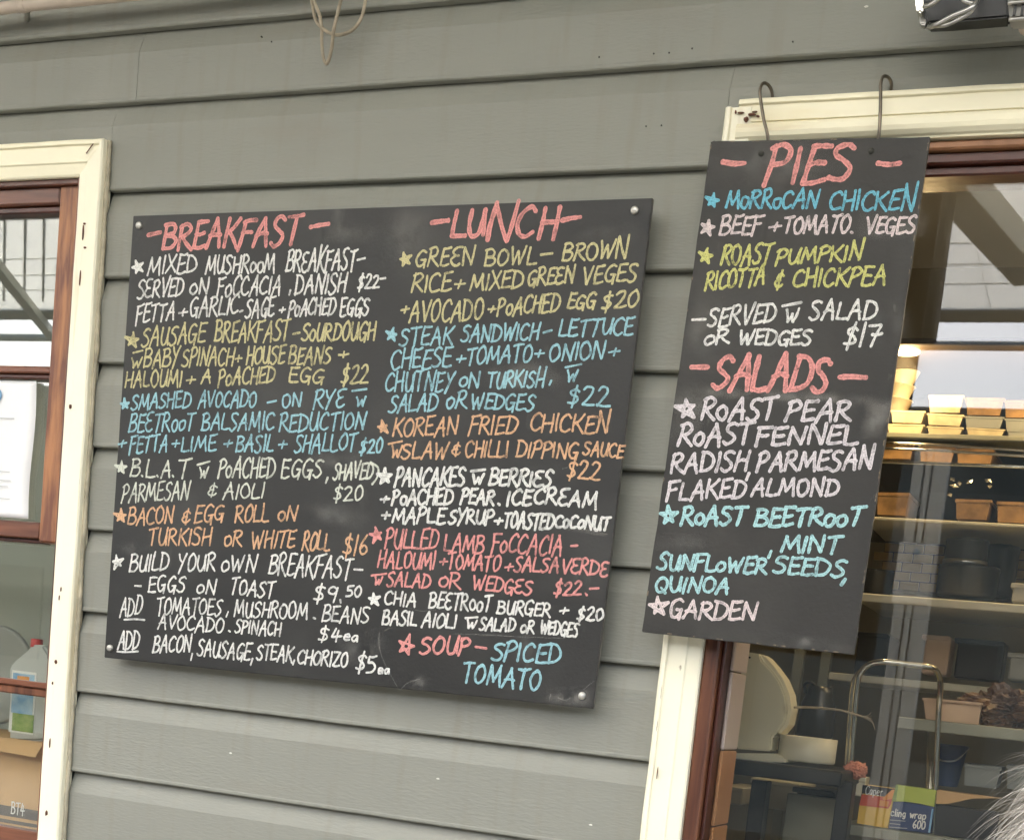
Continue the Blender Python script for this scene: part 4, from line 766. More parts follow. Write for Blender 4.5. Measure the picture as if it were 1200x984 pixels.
for pts, rr in (([(1083, 8, -.14), (1092, 5, -.15), (1103, -4, -.155), (1112, -20, -.155)], .0038), ([(1089, 32, -.13), (1098, 29, -.15), (1117, 19, -.16), (1134, 12, -.165), (1143, 4, -.16), (1147, -8, -.15), (1150, -25, -.14)], .0042), ([(1096, 31, -.13), (1108, 30, -.14), (1122, 24, -.14), (1136, 16, -.14), (1144, 6, -.14)], .0030), ([(1125, -6, -.16), (1131, 2, -.165), (1141, 5, -.16)], .0036)):
    tube('wire_guard', [at(*p) for p in pts], rr, M['steel'], heat, 8, 6)
prism('vented_box', [tuple(at(px, py, yh - .02).xz) for px, py in ((1176, -50), (1183, 22), (1260, 18), (1260, -60))], yh - .02, yh + .02, M['greyplas'], heat, .003)
for px in (1190, 1199, 1208, 1218): pbox('vent_slot', px, -30, px + 3, 18, yh - .023, .004, M['darkmetal'], heat, 0)
tube('vent_bar', [at(1181, 4, -.145), at(1200, 2.5, -.145), at(1230, 0, -.145)], .003, M['steel'], heat, 8, 3)
tube('vent_bar', [at(1182, 23.5, -.145), at(1200, 22, -.145), at(1230, 20, -.145)], .003, M['steel'], heat, 8, 3)
lathe('mount_knob', [(.0001, -.03), (.010, -.028), (.013, -.015), (.012, 0)], at(1203, 33, -.05), M['conduit'], heat, 14, 'Y')
box('arm', at(1150, 0, -.1).x - .03, at(1150, 0, -.1).x + .03, -.088, -.002, 2.90, 3.02, M['darkmetal'], heat, .004)

# ------------------------------------------------------------------ things in the left window
nx = at(43, 450, .028).x; nz1, nz0 = zz(446, 20, .028), zz(607, 20, .028)
note = thing('notice', 'white paper notice with a blue disc taped inside the left sash window', 'notice', (nx - .1, .028, nz0))
vs, fs = [], []; n = 24
for i in range(n + 1):
    t = i / n; z = nz1 + (nz0 - nz1) * t; xr = at(43.5 - 9 * t + 2.2 * math.sin(t * 6.0) , 446 + 161 * t, .028).x
    yy = .030 - .006 * abs(math.sin(t * 3.0)) - 0.002
    vs += [(xr - .23, .027, z), (xr - .10, .0275, z), (xr - .03, .0275 - .001 * math.sin(t * 5), z), (xr, .026 - .002 * math.sin(t * 6), z)]
for i in range(n):
    for k in range(3): a = i * 4 + k; fs.append((a, a + 1, a + 5, a + 4))
sh = mesh('sheet', vs, fs, M['paper'], note, True)
so = sh.modifiers.new('thickness', 'SOLIDIFY'); so.thickness = .0006
def nline(x0, x1, y, th=.0022, m='inkgrey'):
    a, b = at(x0, y, .0225), at(x1, y, .0225); box('print_line', min(a.x, b.x), b.x, .0232, .0242, a.z - th / 2, a.z + th / 2, M[m], note, 0)
p = at(-5, 463, .023); lathe('blue_disc', [(.0001, .0004), (.0125, .0004), (.0127, -.0004), (.0165, -.0004), (.0165, .0012)], (p.x, .0235, p.z), M['inkblue'], note, 24, 'Y')
for y, x in ((487.5, 16), (549, 11), (559, 12), (566, 9), (580, 11)): nline(-60, x, y, .0011)
# tub lid, jug, cardboard box
YI = .16
tag(lathe('round_tray', [(.0001, .0), (.105, .0), (.118, -.006), (.124, -.004), (.126, .004), (.118, .01), (.0001, .012)], at(-4, 790, YI + .12), M['bowl'], None, 48, 'Y'), 'big grey round tray standing behind the jug in left window', 'tray')
jug = thing('jug', 'cloudy plastic jug with red cap and landscape label in the left window', 'jug', at(30, 862, YI))
jo = [tuple(at(px, py, YI).xz) for px, py in ((10, 868), (10, 782), (14, 776), (33, 760), (36, 755), (50, 755), (56, 764), (62, 790), (62, 868))]
prism('bottle', jo, YI, YI + .09, M['jug'], jug, .006)
c = at(43, 756, YI + .03); lathe('cap', [(.0001, .020), (.013, .020), (.0145, .017), (.0145, 0), (.013, -.004)], (c.x, YI + .03, c.z - .004), M['red'], jug, 20)
pbox('label_border', 12, 786, 41, 859, YI - .0012, .001, M['white'], jug, 0)
pbox('label_sky', 14, 789, 39, 836, YI - .0022, .001, M['skyprint'], jug, 0)
pbox('label_grass', 14, 836, 39, 857, YI - .0022, .001, M['grassprint'], jug, 0)
pbox('label_picture', 20, 792, 34, 800, YI - .0030, .0008, M['orangec'], jug, 0)
carton = thing('carton', 'brown cardboard carton printed BT4 at the bottom of the left window', 'carton', at(20, 975, YI - .01))
ca, cb = at(-90, 930, YI - .02), at(48, 930, YI - .02); zc1, zc0 = zz(866, 20, YI - .02), zz(1010, 20, YI - .02)
box('carton_body', ca.x, cb.x, YI - .02, YI + .22, zc0, zc1, M['card'], carton, .003)
mesh('carton_flap', [(ca.x, YI - .022, zc1), (cb.x, YI - .022, zc1), (cb.x + .004, YI - .05, zc1 - .035), (ca.x, YI - .05, zc1 - .028), (ca.x, YI - .024, zc1), (cb.x, YI - .024, zc1), (cb.x + .004, YI - .052, zc1 - .033), (ca.x, YI - .052, zc1 - .026)], [(0, 1, 2, 3), (7, 6, 5, 4), (0, 4, 5, 1), (1, 5, 6, 2), (2, 6, 7, 3), (3, 7, 4, 0)], M['card'], carton)
yb = YI - .0212
pbox('print_band', -60, 941, 46, 953, yb, .001, M['cardd'], carton, 0)
pbox('print_band', -60, 957, 46, 961, yb, .001, M['cardd'], carton, 0)
pbox('print_band', -60, 964, 22, 969, yb, .001, M['cardd'], carton, 0)
def block_text(txt, px0, py0, px1, py1, dep, m, parent, wt=.004, name='printed_word'):
    a, b = at(px0, py1, dep), at(px1, py0, dep); Lx, H = b.x - a.x, b.z - a.z
    tot = sum(G['_e' if c == 'e' else c][0] + .12 for c in txt if c != ' ') + .35 * txt.count(' '); k = Lx / tot; cur = 0; rb = Ribbon()
    for ch in txt:
        if ch == ' ': cur += .35; continue
        if ch == 'e': ch = '_e'
        for q in G[ch][1]: rb.stroke([(a.x + (cur + p_[0]) * k, a.z + min(1, max(-.3, p_[1])) * H) for p_ in q], wt, dep)
        cur += G[ch][0] + .12
    return rb.build(name, m, parent)
block_text('BT4', 13, 941.5, 30, 952.5, yb - .0014, M['paper'], carton, .0030)
box('window_ledge', -2.8, -1.61, .095, .60, zc0 - .03, zc0 - .001, M['lightint'], cafe, .003)

# ------------------------------------------------------------------ kitchen seen through the right window
def top(px0, px1, y0, y1, d0, d1, m, name, parent, bev=.002, ref=1100):    # horizontal board: front edge spans y0..y1 of the photograph
    a, b = at(px0, y0, d0), at(px1, y0, d0)
    if px1 < 1100: ref = (px0 + px1) / 2
    z1 = at(ref, y0, d0).z; z0_ = at(ref, y1, d0).z
    return box(name, a.x, b.x, d0, d1, z0_, z1, m, parent, bev)
DC = 1.0
M['canopy'] = mat('brown_canopy', (.05, .032, .018), .5, .2, 8); M['backp'] = mat('dark_back_panel', (.05, .045, .035), .7, .2, 5)
cab = thing('display_cabinet', 'warmly lit shelf cabinet full of tubs seen through the right window', 'cabinet', at(1120, 620, DC))
top(1010, 1400, 508, 514, DC, DC + .4, M['shelfd'], 'shelf', cab)
top(1010, 1400, 541, 545, DC, DC + .4, M['chrome'], 'shelf', cab)
top(1010, 1400, 609, 613, DC, DC + .4, M['shelfm'], 'shelf', cab)
for py in (518.5, 525): tube('rail', [at(1030, py, DC - .01), at(1100, py + 3, DC - .01), at(1300, py + 16, DC - .01)], .0035, M['chrome'], cab, 8, 3)
top(1010, 1400, 396, 404, DC - .14, DC + .4, M['canopy'], 'canopy', cab)
box('back_panel', at(1000, 500, DC + .4).x, at(1420, 500, DC + .4).x, DC + .401, DC + .42, at(1100, 614, DC).z, at(1100, 396, DC).z, M['backp'], cab, 0)
M['lamp'] = mat('lit_lamp', (1, .85, .6), .5, emit=(1, .80, .48), estr=8)
lp = at(1062, 410.5, DC - .08)
lathe('lamp', [(.0001, .004), (.03, .004), (.034, 0), (.030, -.006), (.0001, -.007)], (lp.x, lp.y, lp.z), M['lamp'], cab, 24)
for xx in (.38, .70, 1.05, 1.4):  # further unseen lamps added along the canopy to warm the tubs
    lathe('lamp', [(.0001, .004), (.03, .004), (.034, 0), (.030, -.006), (.0001, -.007)], (lp.x + xx, lp.y, lp.z), M['lamp'], cab, 24)
for xx in (0, .38, .70, 1.05):  # point fills added under the lamps to light the tub fronts
    pl_ = bpy.data.lights.new('cabinet_fill_light', 'POINT'); pl_.energy = .9; pl_.color = (1, .72, .36); pl_.shadow_soft_size = .03
    po = bpy.data.objects.new('cabinet_fill_light', pl_); C.objects.link(po); po.location = (lp.x + xx, lp.y - .03, lp.z - .05)
# stack of leaning cups
def cup(px, py, w_, h_, tilt, lab, d_=DC + .12):
    p = at(px, py, d_); s_ = 1 / 445; r1, r2, hh = w_ * s_ / 2, w_ * s_ * .36, h_ * s_
    t = thing('paper_cup', lab, 'cup', p, 'leaning stack of cream cups')
    o = lathe('cup_wall', [(r2, 0), (r1 * .97, hh), (r1 * 1.05, hh), (r1 * 1.06, hh * 1.06), (r1 * .92, hh * 1.06), (r2 * .9, .004)], (0, 0, 0), M['cup'], None, 24)
    b_ = lathe('cup_base', [(.0001, .002), (r2 * .97, .002), (r2 * .97, .006)], (0, 0, 0), M['cup'], None, 20)
    for q in (o, b_): q.parent = t
    t.matrix_world = Matrix.Translation(p) @ Matrix.Rotation(tilt, 4, 'Y')
cup(1056, 450, 34, 20, .22, 'topmost and brightest leaning cream cup beside the hanging board')
cup(1054, 468, 26, 15, .18, 'middle cream cup of the leaning stack beside hanging board')
cup(1051, 484, 27, 14, .14, 'lowest cream cup of the leaning stack beside hanging board')
def tub(px0, py0, px1, py1, m, lab, d_=DC + .02, dp=.16, food=True, grp='plastic tubs on the lit cabinet shelves'):
    a, b = at(px0, (py0 + py1) / 2, d_), at(px1, (py0 + py1) / 2, d_); z1, z0_ = at((px0 + px1) / 2, py0, d_).z, at((px0 + px1) / 2, py1, d_).z
    w_ = b.x - a.x; h_ = z1 - z0_; t = thing('tub', lab, 'tub', (a.x + w_ / 2, d_ + dp / 2, z0_), grp)
    bm = bmesh.new()
    def ring(i, z, y_in=0): return [bm.verts.new((a.x + i, d_ + i * .5, z)), bm.verts.new((b.x - i, d_ + i * .5, z)), bm.verts.new((b.x - i, d_ + dp - i, z)), bm.verts.new((a.x + i, d_ + dp - i, z))]
    r0 = ring(w_ * .08, z0_); r1 = ring(w_ * .02, z1 - h_ * .16); r2 = ring(-w_ * .01, z1 - h_ * .15); r3 = ring(-w_ * .01, z1); r4 = ring(w_ * .03, z1); r5 = ring(w_ * .09, z0_ + h_ * .12)
    for p_, q in ((r0, r1), (r1, r2), (r2, r3), (r3, r4), (r4, r5)):
        for k in range(4): bm.faces.new((p_[k], p_[(k + 1) % 4], q[(k + 1) % 4], q[k]))
    bm.faces.new(r0[::-1]); bm.faces.new(r5); bmesh.ops.recalc_face_normals(bm, faces=bm.faces)
    me = bpy.data.meshes.new('tub_body'); bm.to_mesh(me); bm.free(); link('tub_body', me, m, t)
    if food:                                                    # lumpy contents heaped inside the open tub
        bc_ = bmesh.new(); bmesh.ops.create_icosphere(bc_, subdivisions=3, radius=1)
        for v in bc_.verts:
            q = v.co * (1 + .45 * mnoise.noise(v.co * 2.6 + Vector((px0, 0, 0)))); v.co = Vector((a.x + w_ / 2 + q.x * w_ * .40, d_ + dp / 2 + q.y * dp * .34, z1 - h_ * .22 + q.z * h_ * .30))
        mc_ = bpy.data.meshes.new('contents'); bc_.to_mesh(mc_); bc_.free(); link('contents', mc_, M['food'], t)
    if food:
        an = random.uniform(-.05, .05); cn = Vector((a.x + w_ / 2, d_ + dp / 2, z0_))
        t.matrix_world = Matrix.Translation(cn) @ Matrix.Rotation(an, 4, 'Z') @ Matrix.Rotation(random.uniform(-.02, .02), 4, 'Y')
tub(1087, 463, 1128, 483, M['tub'], 'pale open tub on upper row just right of the leaning cups')
tub(1131, 466, 1176, 486, M['tubo'], 'amber tub on the upper row, second from the cups')
tub(1178, 469, 1226, 489, M['tubo'], 'brown amber tub on the upper row cut by the photo edge')
tub(1042, 481, 1082, 495, M['tub'], 'bright tub on second row directly under the cup stack')
tub(1084, 485, 1127, 498, M['tub'], 'pale tub of the second row below the open pale tub')
tub(1130, 488, 1176, 501, M['bowl'], 'greyish tub of the second row below the amber tub')
tub(1178, 491, 1224, 504, M['bowl'], 'greyish tub of the second row at the photo edge')
tub(1040, 497, 1084, 508, M['tub'], 'bright tub on third row standing on the green shelf edge')
tub(1086, 500, 1128, 510, M['tub'], 'pale third row tub on the green shelf, second from the board')
tub(1131, 502, 1176, 512, M['tub'], 'pale third row tub on the green shelf, third from the board')
tub(1178, 505, 1224, 514, M['bowl'], 'third row tub on the green shelf at the photo edge')
tub(1034, 519, 1072, 537, M['tubo'], 'amber tub between the chrome rails nearest the hanging board')
tub(1076, 523, 1118, 541, M['tubo'], 'amber tub between the chrome rails, second from the board')
tub(1122, 526, 1166, 544, M['tubo'], 'amber tub between the chrome rails, third from the board')
tub(1028, 577, 1066, 603, M['tubo'], 'amber tub alone on the lower cabinet shelf beside the board')
tub(1120, 585, 1162, 608, M['tubo'], 'amber tub on the lower cabinet shelf under the glinting foil')
tub(1168, 588, 1214, 612, M['tubo'], 'amber tub on the lower cabinet shelf at the photo edge')
foil = thing('foil_strip', 'scattered scraps of glinting foil hanging in the cabinet', 'foil', at(1120, 575, DC))
for (px, py, a_) in ((1116, 561, .5), (1118, 569, 1.2), (1136, 564, -.6), (1113, 579, .3), (1158, 563, .8), (1160, 569, 0), (1124, 566, .2)):
    p = at(px, py, DC - .02); s_ = .010; vs = [p + Vector((s_ * math.cos(a_ + k * 1.57) * (1.3 if k % 2 else .6), .004 * (k % 2), s_ * math.sin(a_ + k * 1.57) * (.6 if k % 2 else .5))) for k in range(4)] + [p + Vector((0, -.004, 0))]
    mesh('foil_scrap', vs, [(0, 1, 4), (1, 2, 4), (2, 3, 4), (3, 0, 4), (3, 2, 1, 0)], M['chrome'], foil)
# brick-tile strip behind
tw = thing('tiled_wall', 'strip of yellow brick tiles behind the black pots', 'wall', at(1120, 690, 1.45))
a0, a1 = at(1035, 650, 1.45).x, at(1420, 650, 1.45).x; zt_, zb_ = at(1120, 617, 1.45).z, at(1120, 700, 1.45).z
box('grout_bed', a0, a1, 1.455, 1.50, zb_, zt_, M['grout'], tw, 0)
tm = None; tw_, th_ = 22 / 412, 10.4 / 412; rows_ = int((zt_ - zb_) / th_)
for r_ in range(rows_):
    x = a0 - (tw_ / 2 if r_ % 2 else 0) + .002
    while x < a1 - tw_:
        if tm is None:
            o = box('tile', 0, tw_ - .003, 0, .008, 0, th_ - .003, M['tile'], tw, .0012); tm = o.data
        else: o = link('tile', tm, None, tw)
        o.matrix_world = Matrix.Translation((x, 1.447 + random.uniform(0, .0012), zt_ - (r_ + 1) * th_)); x += tw_
# kitchen shelving
DS = .95
sh_ = thing('kitchen_shelving', 'steel kitchen shelving with pale shelf edges behind the shop window', 'shelving', at(1120, 980, DS))
top(1005, 1420, 701, 711, DS, DS + .45, M['shelfm'], 'shelf', sh_)
top(970, 1420, 799, 808, DS + .1, DS + .5, M['shelfm'], 'shelf', sh_)
for px in (925, 957, 1240): pbox('upright', px - 6, 600, px + 6, 1100, DS + .12, .03, M['shelfd'], sh_)
DB = .62
bench = thing('work_bench', 'stainless bench shelf carrying the beige tray inside the shop', 'bench', at(1150, 980, DB))
top(1052, 1420, 844, 858, DB, DB + .35, M['shelfd'], 'bench_top', bench)
top(985, 1420, 979, 992, DB - .03, DB + .3, M['shelfd'], 'lower_shelf', bench)
for px in (1090, 1330): tube('leg', [at(px + 3, 855, DB + .04), at(px - 9, 1100, DB + .04)], .011, M['chrome'], bench, 12, 2)
# pots
def pot(px0, px1, py0, py1, lab, band=None, dd=DS + .16):
    a, b = at(px0, (py0 + py1) / 2, dd), at(px1, (py0 + py1) / 2, dd); rr = (b.x - a.x) / 2; z1 = at((px0 + px1) / 2, py0, dd).z; z0_ = at((px0 + px1) / 2, py1, dd).z; h_ = z1 - z0_
    t = thing('pot', lab, 'pot', ((a.x + b.x) / 2, dd, z0_))
    lathe('pot_body', [(.0001, 0), (rr * .93, 0), (rr, h_ * .12), (rr, h_ * .86), (rr * 1.03, h_ * .9), (rr * .99, h_), (rr * .4, h_ * 1.04), (.0001, h_ * 1.05)], ((a.x + b.x) / 2, dd, z0_), M['pot'], t, 36)
    if band: lathe('metal_band', [(rr * 1.01, h_ * band[0]), (rr * 1.04, h_ * band[0]), (rr * 1.04, h_ * band[1]), (rr * 1.01, h_ * band[1])], ((a.x + b.x) / 2, dd, z0_), M['steel'], t, 36)
    return t
pot(1098, 1170, 664, 700, 'wide dark pot on the shelf under the banded black pot')
pot(1107, 1158, 633, 664, 'black pot with a bright metal band stacked on the wide pot', (0.0, .22))
pot(1150, 1192, 640, 700, 'tall dark pot right of the banded black pot', None, DS + .28)
pot(1004, 1046, 668, 698, 'dark pot behind the edge of the hanging board', None, DS + .2)
def ibox(nm, cat, lab, x0, y0, x1, y1, dep, th, m, bev=.004):
    t = thing(nm, lab, cat, at((x0 + x1) / 2, y1, dep))
    pbox('body', x0, y0, x1, y1, dep, th, M[m], t, bev)
    a, b = at(x0, y0, dep), at(x1, y0, dep)
    zt = at((x0 + x1) / 2, y0, dep).z
    box('lid', a.x - .003, b.x + .003, dep - .003, dep + th + .003, zt - .010, zt + .002, M[m], t, .002)
    return t
ibox('storage_box', 'box', 'dull beige storage box on the middle shelf left of dark pans', 1082, 745, 1112, 790, DS + .2, .12, 'traybox')
ibox('storage_box', 'box', 'grey storage box on the middle shelf at the photo edge', 1182, 768, 1250, 799, DS + .15, .15, 'greyplas')
ibox('storage_box', 'box', 'black storage box at the left end of the middle shelf', 1003, 742, 1040, 792, DS + .2, .2, 'pot')
ibox('storage_box', 'box', 'long dark storage box on middle shelf right of the beige box', 1120, 750, 1176, 796, DS + .3, .12, 'darkmetal')
ibox('storage_box', 'box', 'brown grey storage box on the pot shelf at the photo edge', 1186, 686, 1260, 708, DS + .05, .15, 'greyplas')
# beige tray and brown bundle added in place of mirrored hair
tray = thing('tray', 'beige flared tray on the steel bench inside the shop', 'tray', at(1110, 846, DB + .02))
prism('tray_body', [tuple(at(px, py, DB + .02).xz) for px, py in ((1085, 845), (1082, 818), (1150, 824), (1146, 850))], DB + .02, DB + .16, M['traybox'], tray, .003)
prism('tray_rim', [tuple(at(px, py, DB + .015).xz) for px, py in ((1081, 820), (1081, 817), (1151, 823), (1151, 826))], DB + .012, DB + .168, M['traybox'], tray, .0008)
bm = bmesh.new(); bmesh.ops.create_icosphere(bm, subdivisions=5, radius=1); pcn = at(1178, 834, DB + .10)
for v in bm.verts:
    n_ = mnoise.noise(v.co * 2.2) * .35 + abs(mnoise.noise(v.co * 6)) * .35 + abs(mnoise.noise(v.co * 14)) * .14; v.co = v.co * (1 + n_ - .1); v.co = Vector((pcn.x + v.co.x * .095, pcn.y + v.co.y * .06, pcn.z + v.co.z * .050))
me = bpy.data.meshes.new('wrap'); bm.to_mesh(me); bm.free()
tag(link('hair_standin_bundle', me, M['brownbundle']), 'crumpled brown bundle added in place of mirrored curly hair right of the beige tray', 'bundle')
# blue bucket, grey tubs under the bench
bk = thing('bucket', 'blue bucket under the steel bench above the wrap boxes', 'bucket', at(1108, 918, DB + .1))
c0 = at(1106, 920, DB + .15); lathe('bucket_wall', [(.030, 0), (.040, .085), (.043, .088), (.043, .094), (.038, .094), (.028, .004), (.0001, .003)], c0, M['blue'], bk, 28)
tube('handle', [c0 + Vector((-.042, 0, .09)), c0 + Vector((-.02, -.035, .06)), c0 + Vector((.02, -.035, .06)), c0 + Vector((.042, 0, .09))], .002, M['steel'], bk, 6)
tub(1128, 896, 1172, 922, M['bowl'], 'grey tub under the bench right of the blue bucket', DB + .1, .15, False, 'grey tubs under the bench')
tub(1178, 898, 1226, 926, M['bowl'], 'grey tub under the bench at the photo edge', DB + .1, .15, False, 'grey tubs under the bench')
# wrap boxes
D2 = DB - .02
cap = thing('wrap_box', 'red and yellow carton printed Caper beside the cling wrap box', 'carton', at(1029, 968, D2))
def quad(nm, pts, dep, m, parent, th=.0012): return prism(nm, [tuple(at(px, py, dep).xz) for px, py in pts], dep, dep + th, M[m], parent)
quad('carton_body', ((1011, 919), (1049, 924), (1040, 970), (1004, 964)), D2, 'yel', cap, .05)
quad('black_band', ((1011, 919), (1049, 924), (1046, 928), (1036.5, 933), (1010, 929)), D2 - .001, 'blackc', cap, .0009)
quad('red_band', ((1009.6, 930), (1038, 933.6), (1047, 929), (1044, 942), (1041, 947), (1007, 943)), D2 - .001, 'redc', cap, .0009)
quad('orange_band', ((1045.5, 924.5), (1048.6, 924.7), (1046.4, 935), (1036, 937.5), (1034, 935)), D2 - .0020, 'orangec', cap, .0009)
quad('panel', ((1031, 937), (1042, 938.5), (1040.5, 945), (1030, 943.5)), D2 - .0022, 'orangec', cap, .001)
G['c'] = (.5, ([(.44, .5), (.26, .62), (.08, .48), (.06, .14), (.24, 0), (.46, .1)],))
G['l'] = (.14, ([(.07, 1.0), (.07, 0)],)); G['i'] = (.14, ([(.07, .6), (.07, 0)], [(.07, .85), (.07, .9)]))
G['n'] = (.46, ([(.05, .6), (.05, 0)], [(.05, .4), (.22, .6), (.38, .45), (.40, 0)])); G['g'] = (.46, ([(.40, .58), (.18, .6), (.05, .34), (.2, .04), (.38, .2)], [(.4, .6), (.4, 0), (.3, -.2), (.08, -.14)]))
G['r'] = (.34, ([(.05, .6), (.05, 0)], [(.05, .36), (.18, .58), (.34, .58)])); G['p'] = (.46, ([(.05, .6), (.05, -.25)], [(.05, .5), (.3, .62), (.42, .32), (.28, .02), (.06, .1)]))
G['v'] = (.5, ([(.02, .6), (.14, .02)], [(.14, .02), (.26, .5)], [(.26, .5), (.36, .02)], [(.36, .02), (.5, .6)]))
block_text('Caper', 1014, 922.5, 1036, 930, D2 - .0022, M['white'], cap, .0016)
cw = thing('wrap_box', 'navy and lime carton printed cling wrap 600 on the lower shelf', 'carton', at(1068, 972, D2))
quad('carton_body', ((1047, 937), (1095, 945), (1089, 976), (1041, 970)), D2 + .001, 'navy', cw, .05)
quad('lime_lid', ((1050, 919), (1097, 925.5), (1094.5, 945), (1078, 941), (1060, 938.6), (1047, 938.6)), D2 - .001, 'lime', cw, .04)
quad('green_corner', ((1050, 919), (1052.5, 919.4), (1050, 938), (1045, 938)), D2 - .0022, 'grassprint', cw, .001)
quad('teal_edge', ((1092, 947), (1094, 947.4), (1090, 975), (1087.5, 975)), D2 - .0004, 'skyprint', cw, .001)
block_text('cling', 1043.5, 949, 1063, 955, D2 - .0006, M['white'], cw, .0024)
block_text('vrap', 1066, 951.5, 1087, 957.5, D2 - .0006, M['white'], cw, .0024)
block_text('600', 1069.5, 962, 1086, 969.5, D2 - .0006, M['white'], cw, .0026)
for (x0, x1, y) in ((1042, 1061, 959.5), (1042, 1055, 963.5), (1042, 1063, 968)):
    quad('small_print', ((x0, y), (x1, y + 1.6), (x1, y + 2.6), (x0, y + 1.1)), D2 - .0004, 'inkgrey', cw, .0009)
bc = thing('wrap_box', 'long dark carton with tan lid right of the cling wrap box', 'carton', at(1125, 975, D2))
quad('carton_body', ((1098, 942), (1170, 952), (1166, 986), (1094, 977)), D2 + .012, 'blackc', bc, .05)
quad('tan_lid', ((1098, 925), (1172, 935), (1140, 935), (1110, 941.4), (1097, 941.4)), D2 + .010, 'card', bc, .045)
# salmon bag
bm = bmesh.new(); bmesh.ops.create_icosphere(bm, subdivisions=4, radius=1); pcn = at(1003, 902, .52)
for v in bm.verts:
    n_ = abs(mnoise.noise(v.co * 3)) * .5 + abs(mnoise.noise(v.co * 8)) * .2; v.co = v.co * (.85 + n_); v.co = Vector((pcn.x + v.co.x * .024, pcn.y + v.co.y * .02, pcn.z + v.co.z * .018))
me = bpy.data.meshes.new('bag'); bm.to_mesh(me); bm.free(); tag(link('plastic_bag', me, M['salmon']), 'small crumpled salmon bag at the end of the black counter', 'bag')
ibox('card_stack', 'box', 'pale grey card stack behind the salmon bag', 992, 910, 1014, 932, .60, .05, 'drum', .002)
# black counter with the beige dispenser
DK = .36
ctr = thing('counter', 'black topped counter holding the cream dispenser behind the glass', 'counter', at(920, 984, DK))
top(853, 988, 896, 914, DK, DK + .30, M['darkmetal'], 'counter_top', ctr, .004)
for px in (872, 972): pbox('leg', px - 9, 912, px + 9, 1200, DK + .05, .05, M['darkmetal'], ctr)
pbox('lower_panel', 905, 930, 965, 1200, DK + .2, .02, M['shelfd'], ctr)
disp = thing('dispenser', 'cream plastic dispenser with one curved side standing on the black counter', 'dispenser', at(890, 892, DK + .1))
ol = [(871, 765), (876, 763.5), (891, 766), (893, 773), (904, 784), (914, 798), (921, 815), (923, 832), (919, 848), (911, 858), (905, 862), (904, 880), (862, 877), (864, 840), (867, 800)]
prism('shell', [tuple(at(px, py, DK + .10).xz) for px, py in ol], DK + .10, DK + .17, M['beige'], disp, .004)
prism('side_rim', [tuple(at(px, py, DK + .105).xz) for px, py in [(891, 766), (893, 773), (904, 784), (914, 798), (921, 815), (923, 832), (919, 848), (911, 858), (914, 860), (923, 849), (927, 832), (924.5, 813), (917, 795), (906, 780), (897, 770)]], DK + .11, DK + .18, M['drum'], disp, .001)
prism('foot', [tuple(at(px, py, DK + .06).xz) for px, py in ((857, 889), (857.5, 882), (908, 883), (920, 889), (922, 893), (870, 892))], DK + .06, DK + .2, M['beige'], disp, .002)
lathe('hole', [(.0001, -.001), (.0022, -.001), (.0022, .001)], at(878.5, 770, DK + .0985), M['holedark'], disp, 10, 'Y')
dr = thing('plastic_tub', 'round cream tub on the black counter right of the dispenser', 'tub', at(945, 893, DK + .16))
c0 = at(944.5, 892, DK + .14); rr = (at(978, 880, DK + .14).x - at(911, 880, DK + .14).x) / 2; hh = at(945, 863, DK + .14).z - c0.z
lathe('tub_wall', [(.0001, 0), (rr * .97, 0), (rr, .004), (rr, hh), (rr * .95, hh), (rr * .93, .01), (.0001, .01)], c0, M['drum'], dr, 44)
sk = thing('skewer', 'thin pale stick with frayed tip lying across behind the trolley handle', 'stick', at(925, 828, .5))
tube('shaft', [at(915, 829, .5), at(950, 828.5, .5), at(985, 832, .5), at(1012, 840, .5)], .0024, M['rope'], sk, 8, 4)
for k in range(6): tube('bristle', [at(1010, 839, .5), at(1017 + k, 838 + k * 1.6, .5), at(1021 + k * .8, 834 + k * 4.2, .5)], .0009, M['rope'], sk, 6, 3)
# chrome trolley handle
tr_ = thing('trolley', 'chrome kitchen trolley with bent tube handle behind the shop glass', 'trolley', at(1040, 1100, .55))
tube('handle', [at(985, 1100, .52), at(991, 984, .52), at(998, 880, .52), at(1004, 805, .52), at(1010, 786, .52), at(1022, 777, .52), at(1040, 775.5, .52), at(1070, 779, .54), at(1092, 782, .56), at(1099, 789, .58), at(1102, 802, .6), at(1100.5, 830, .62), at(1097, 900, .62), at(1090, 1100, .62)], .0066, M['chrome'], tr_, 12, 6)
tube('handle', [at(981, 1100, .54), at(986, 984, .54), at(993, 880, .54), at(998, 812, .54), at(1003, 792, .54), at(1014, 781, .54)], .0048, M['chrome'], tr_, 10, 6)
box('tray_deck', at(985, 1080, .52).x, at(1092, 1080, .52).x, .53, .64, at(1030, 1090, .52).z - .02, at(1030, 1090, .52).z, M['shelfd'], tr_, .003)
jg = thing('jug', 'small black jug with loop handle left of the chrome trolley handle', 'jug', at(949, 870, DS))
c0 = at(953, 872, DS + .02); lathe('jug_body', [(.0001, 0), (.040, 0), (.046, .03), (.043, .10), (.032, .13), (.030, .145), (.0001, .146)], c0, M['pot'], jg, 24)
tube('handle', [at(944, 812, DS), at(943, 802, DS), at(949, 799, DS), at(956, 804, DS), at(957, 811, DS)], .004, M['pot'], jg, 8, 5)
ibox('storage_box', 'box', 'grey white box under the black counter beside its leg', 881, 915, 936, 948, .75, .2, 'shelfm')
ibox('storage_box', 'box', 'dark box under the black counter by the trolley', 930, 925, 975, 990, .62, .1, 'pot')
ibox('storage_box', 'box', 'grey box under the counter at its left end', 846, 922, 870, 942, .85, .2, 'shelfm')

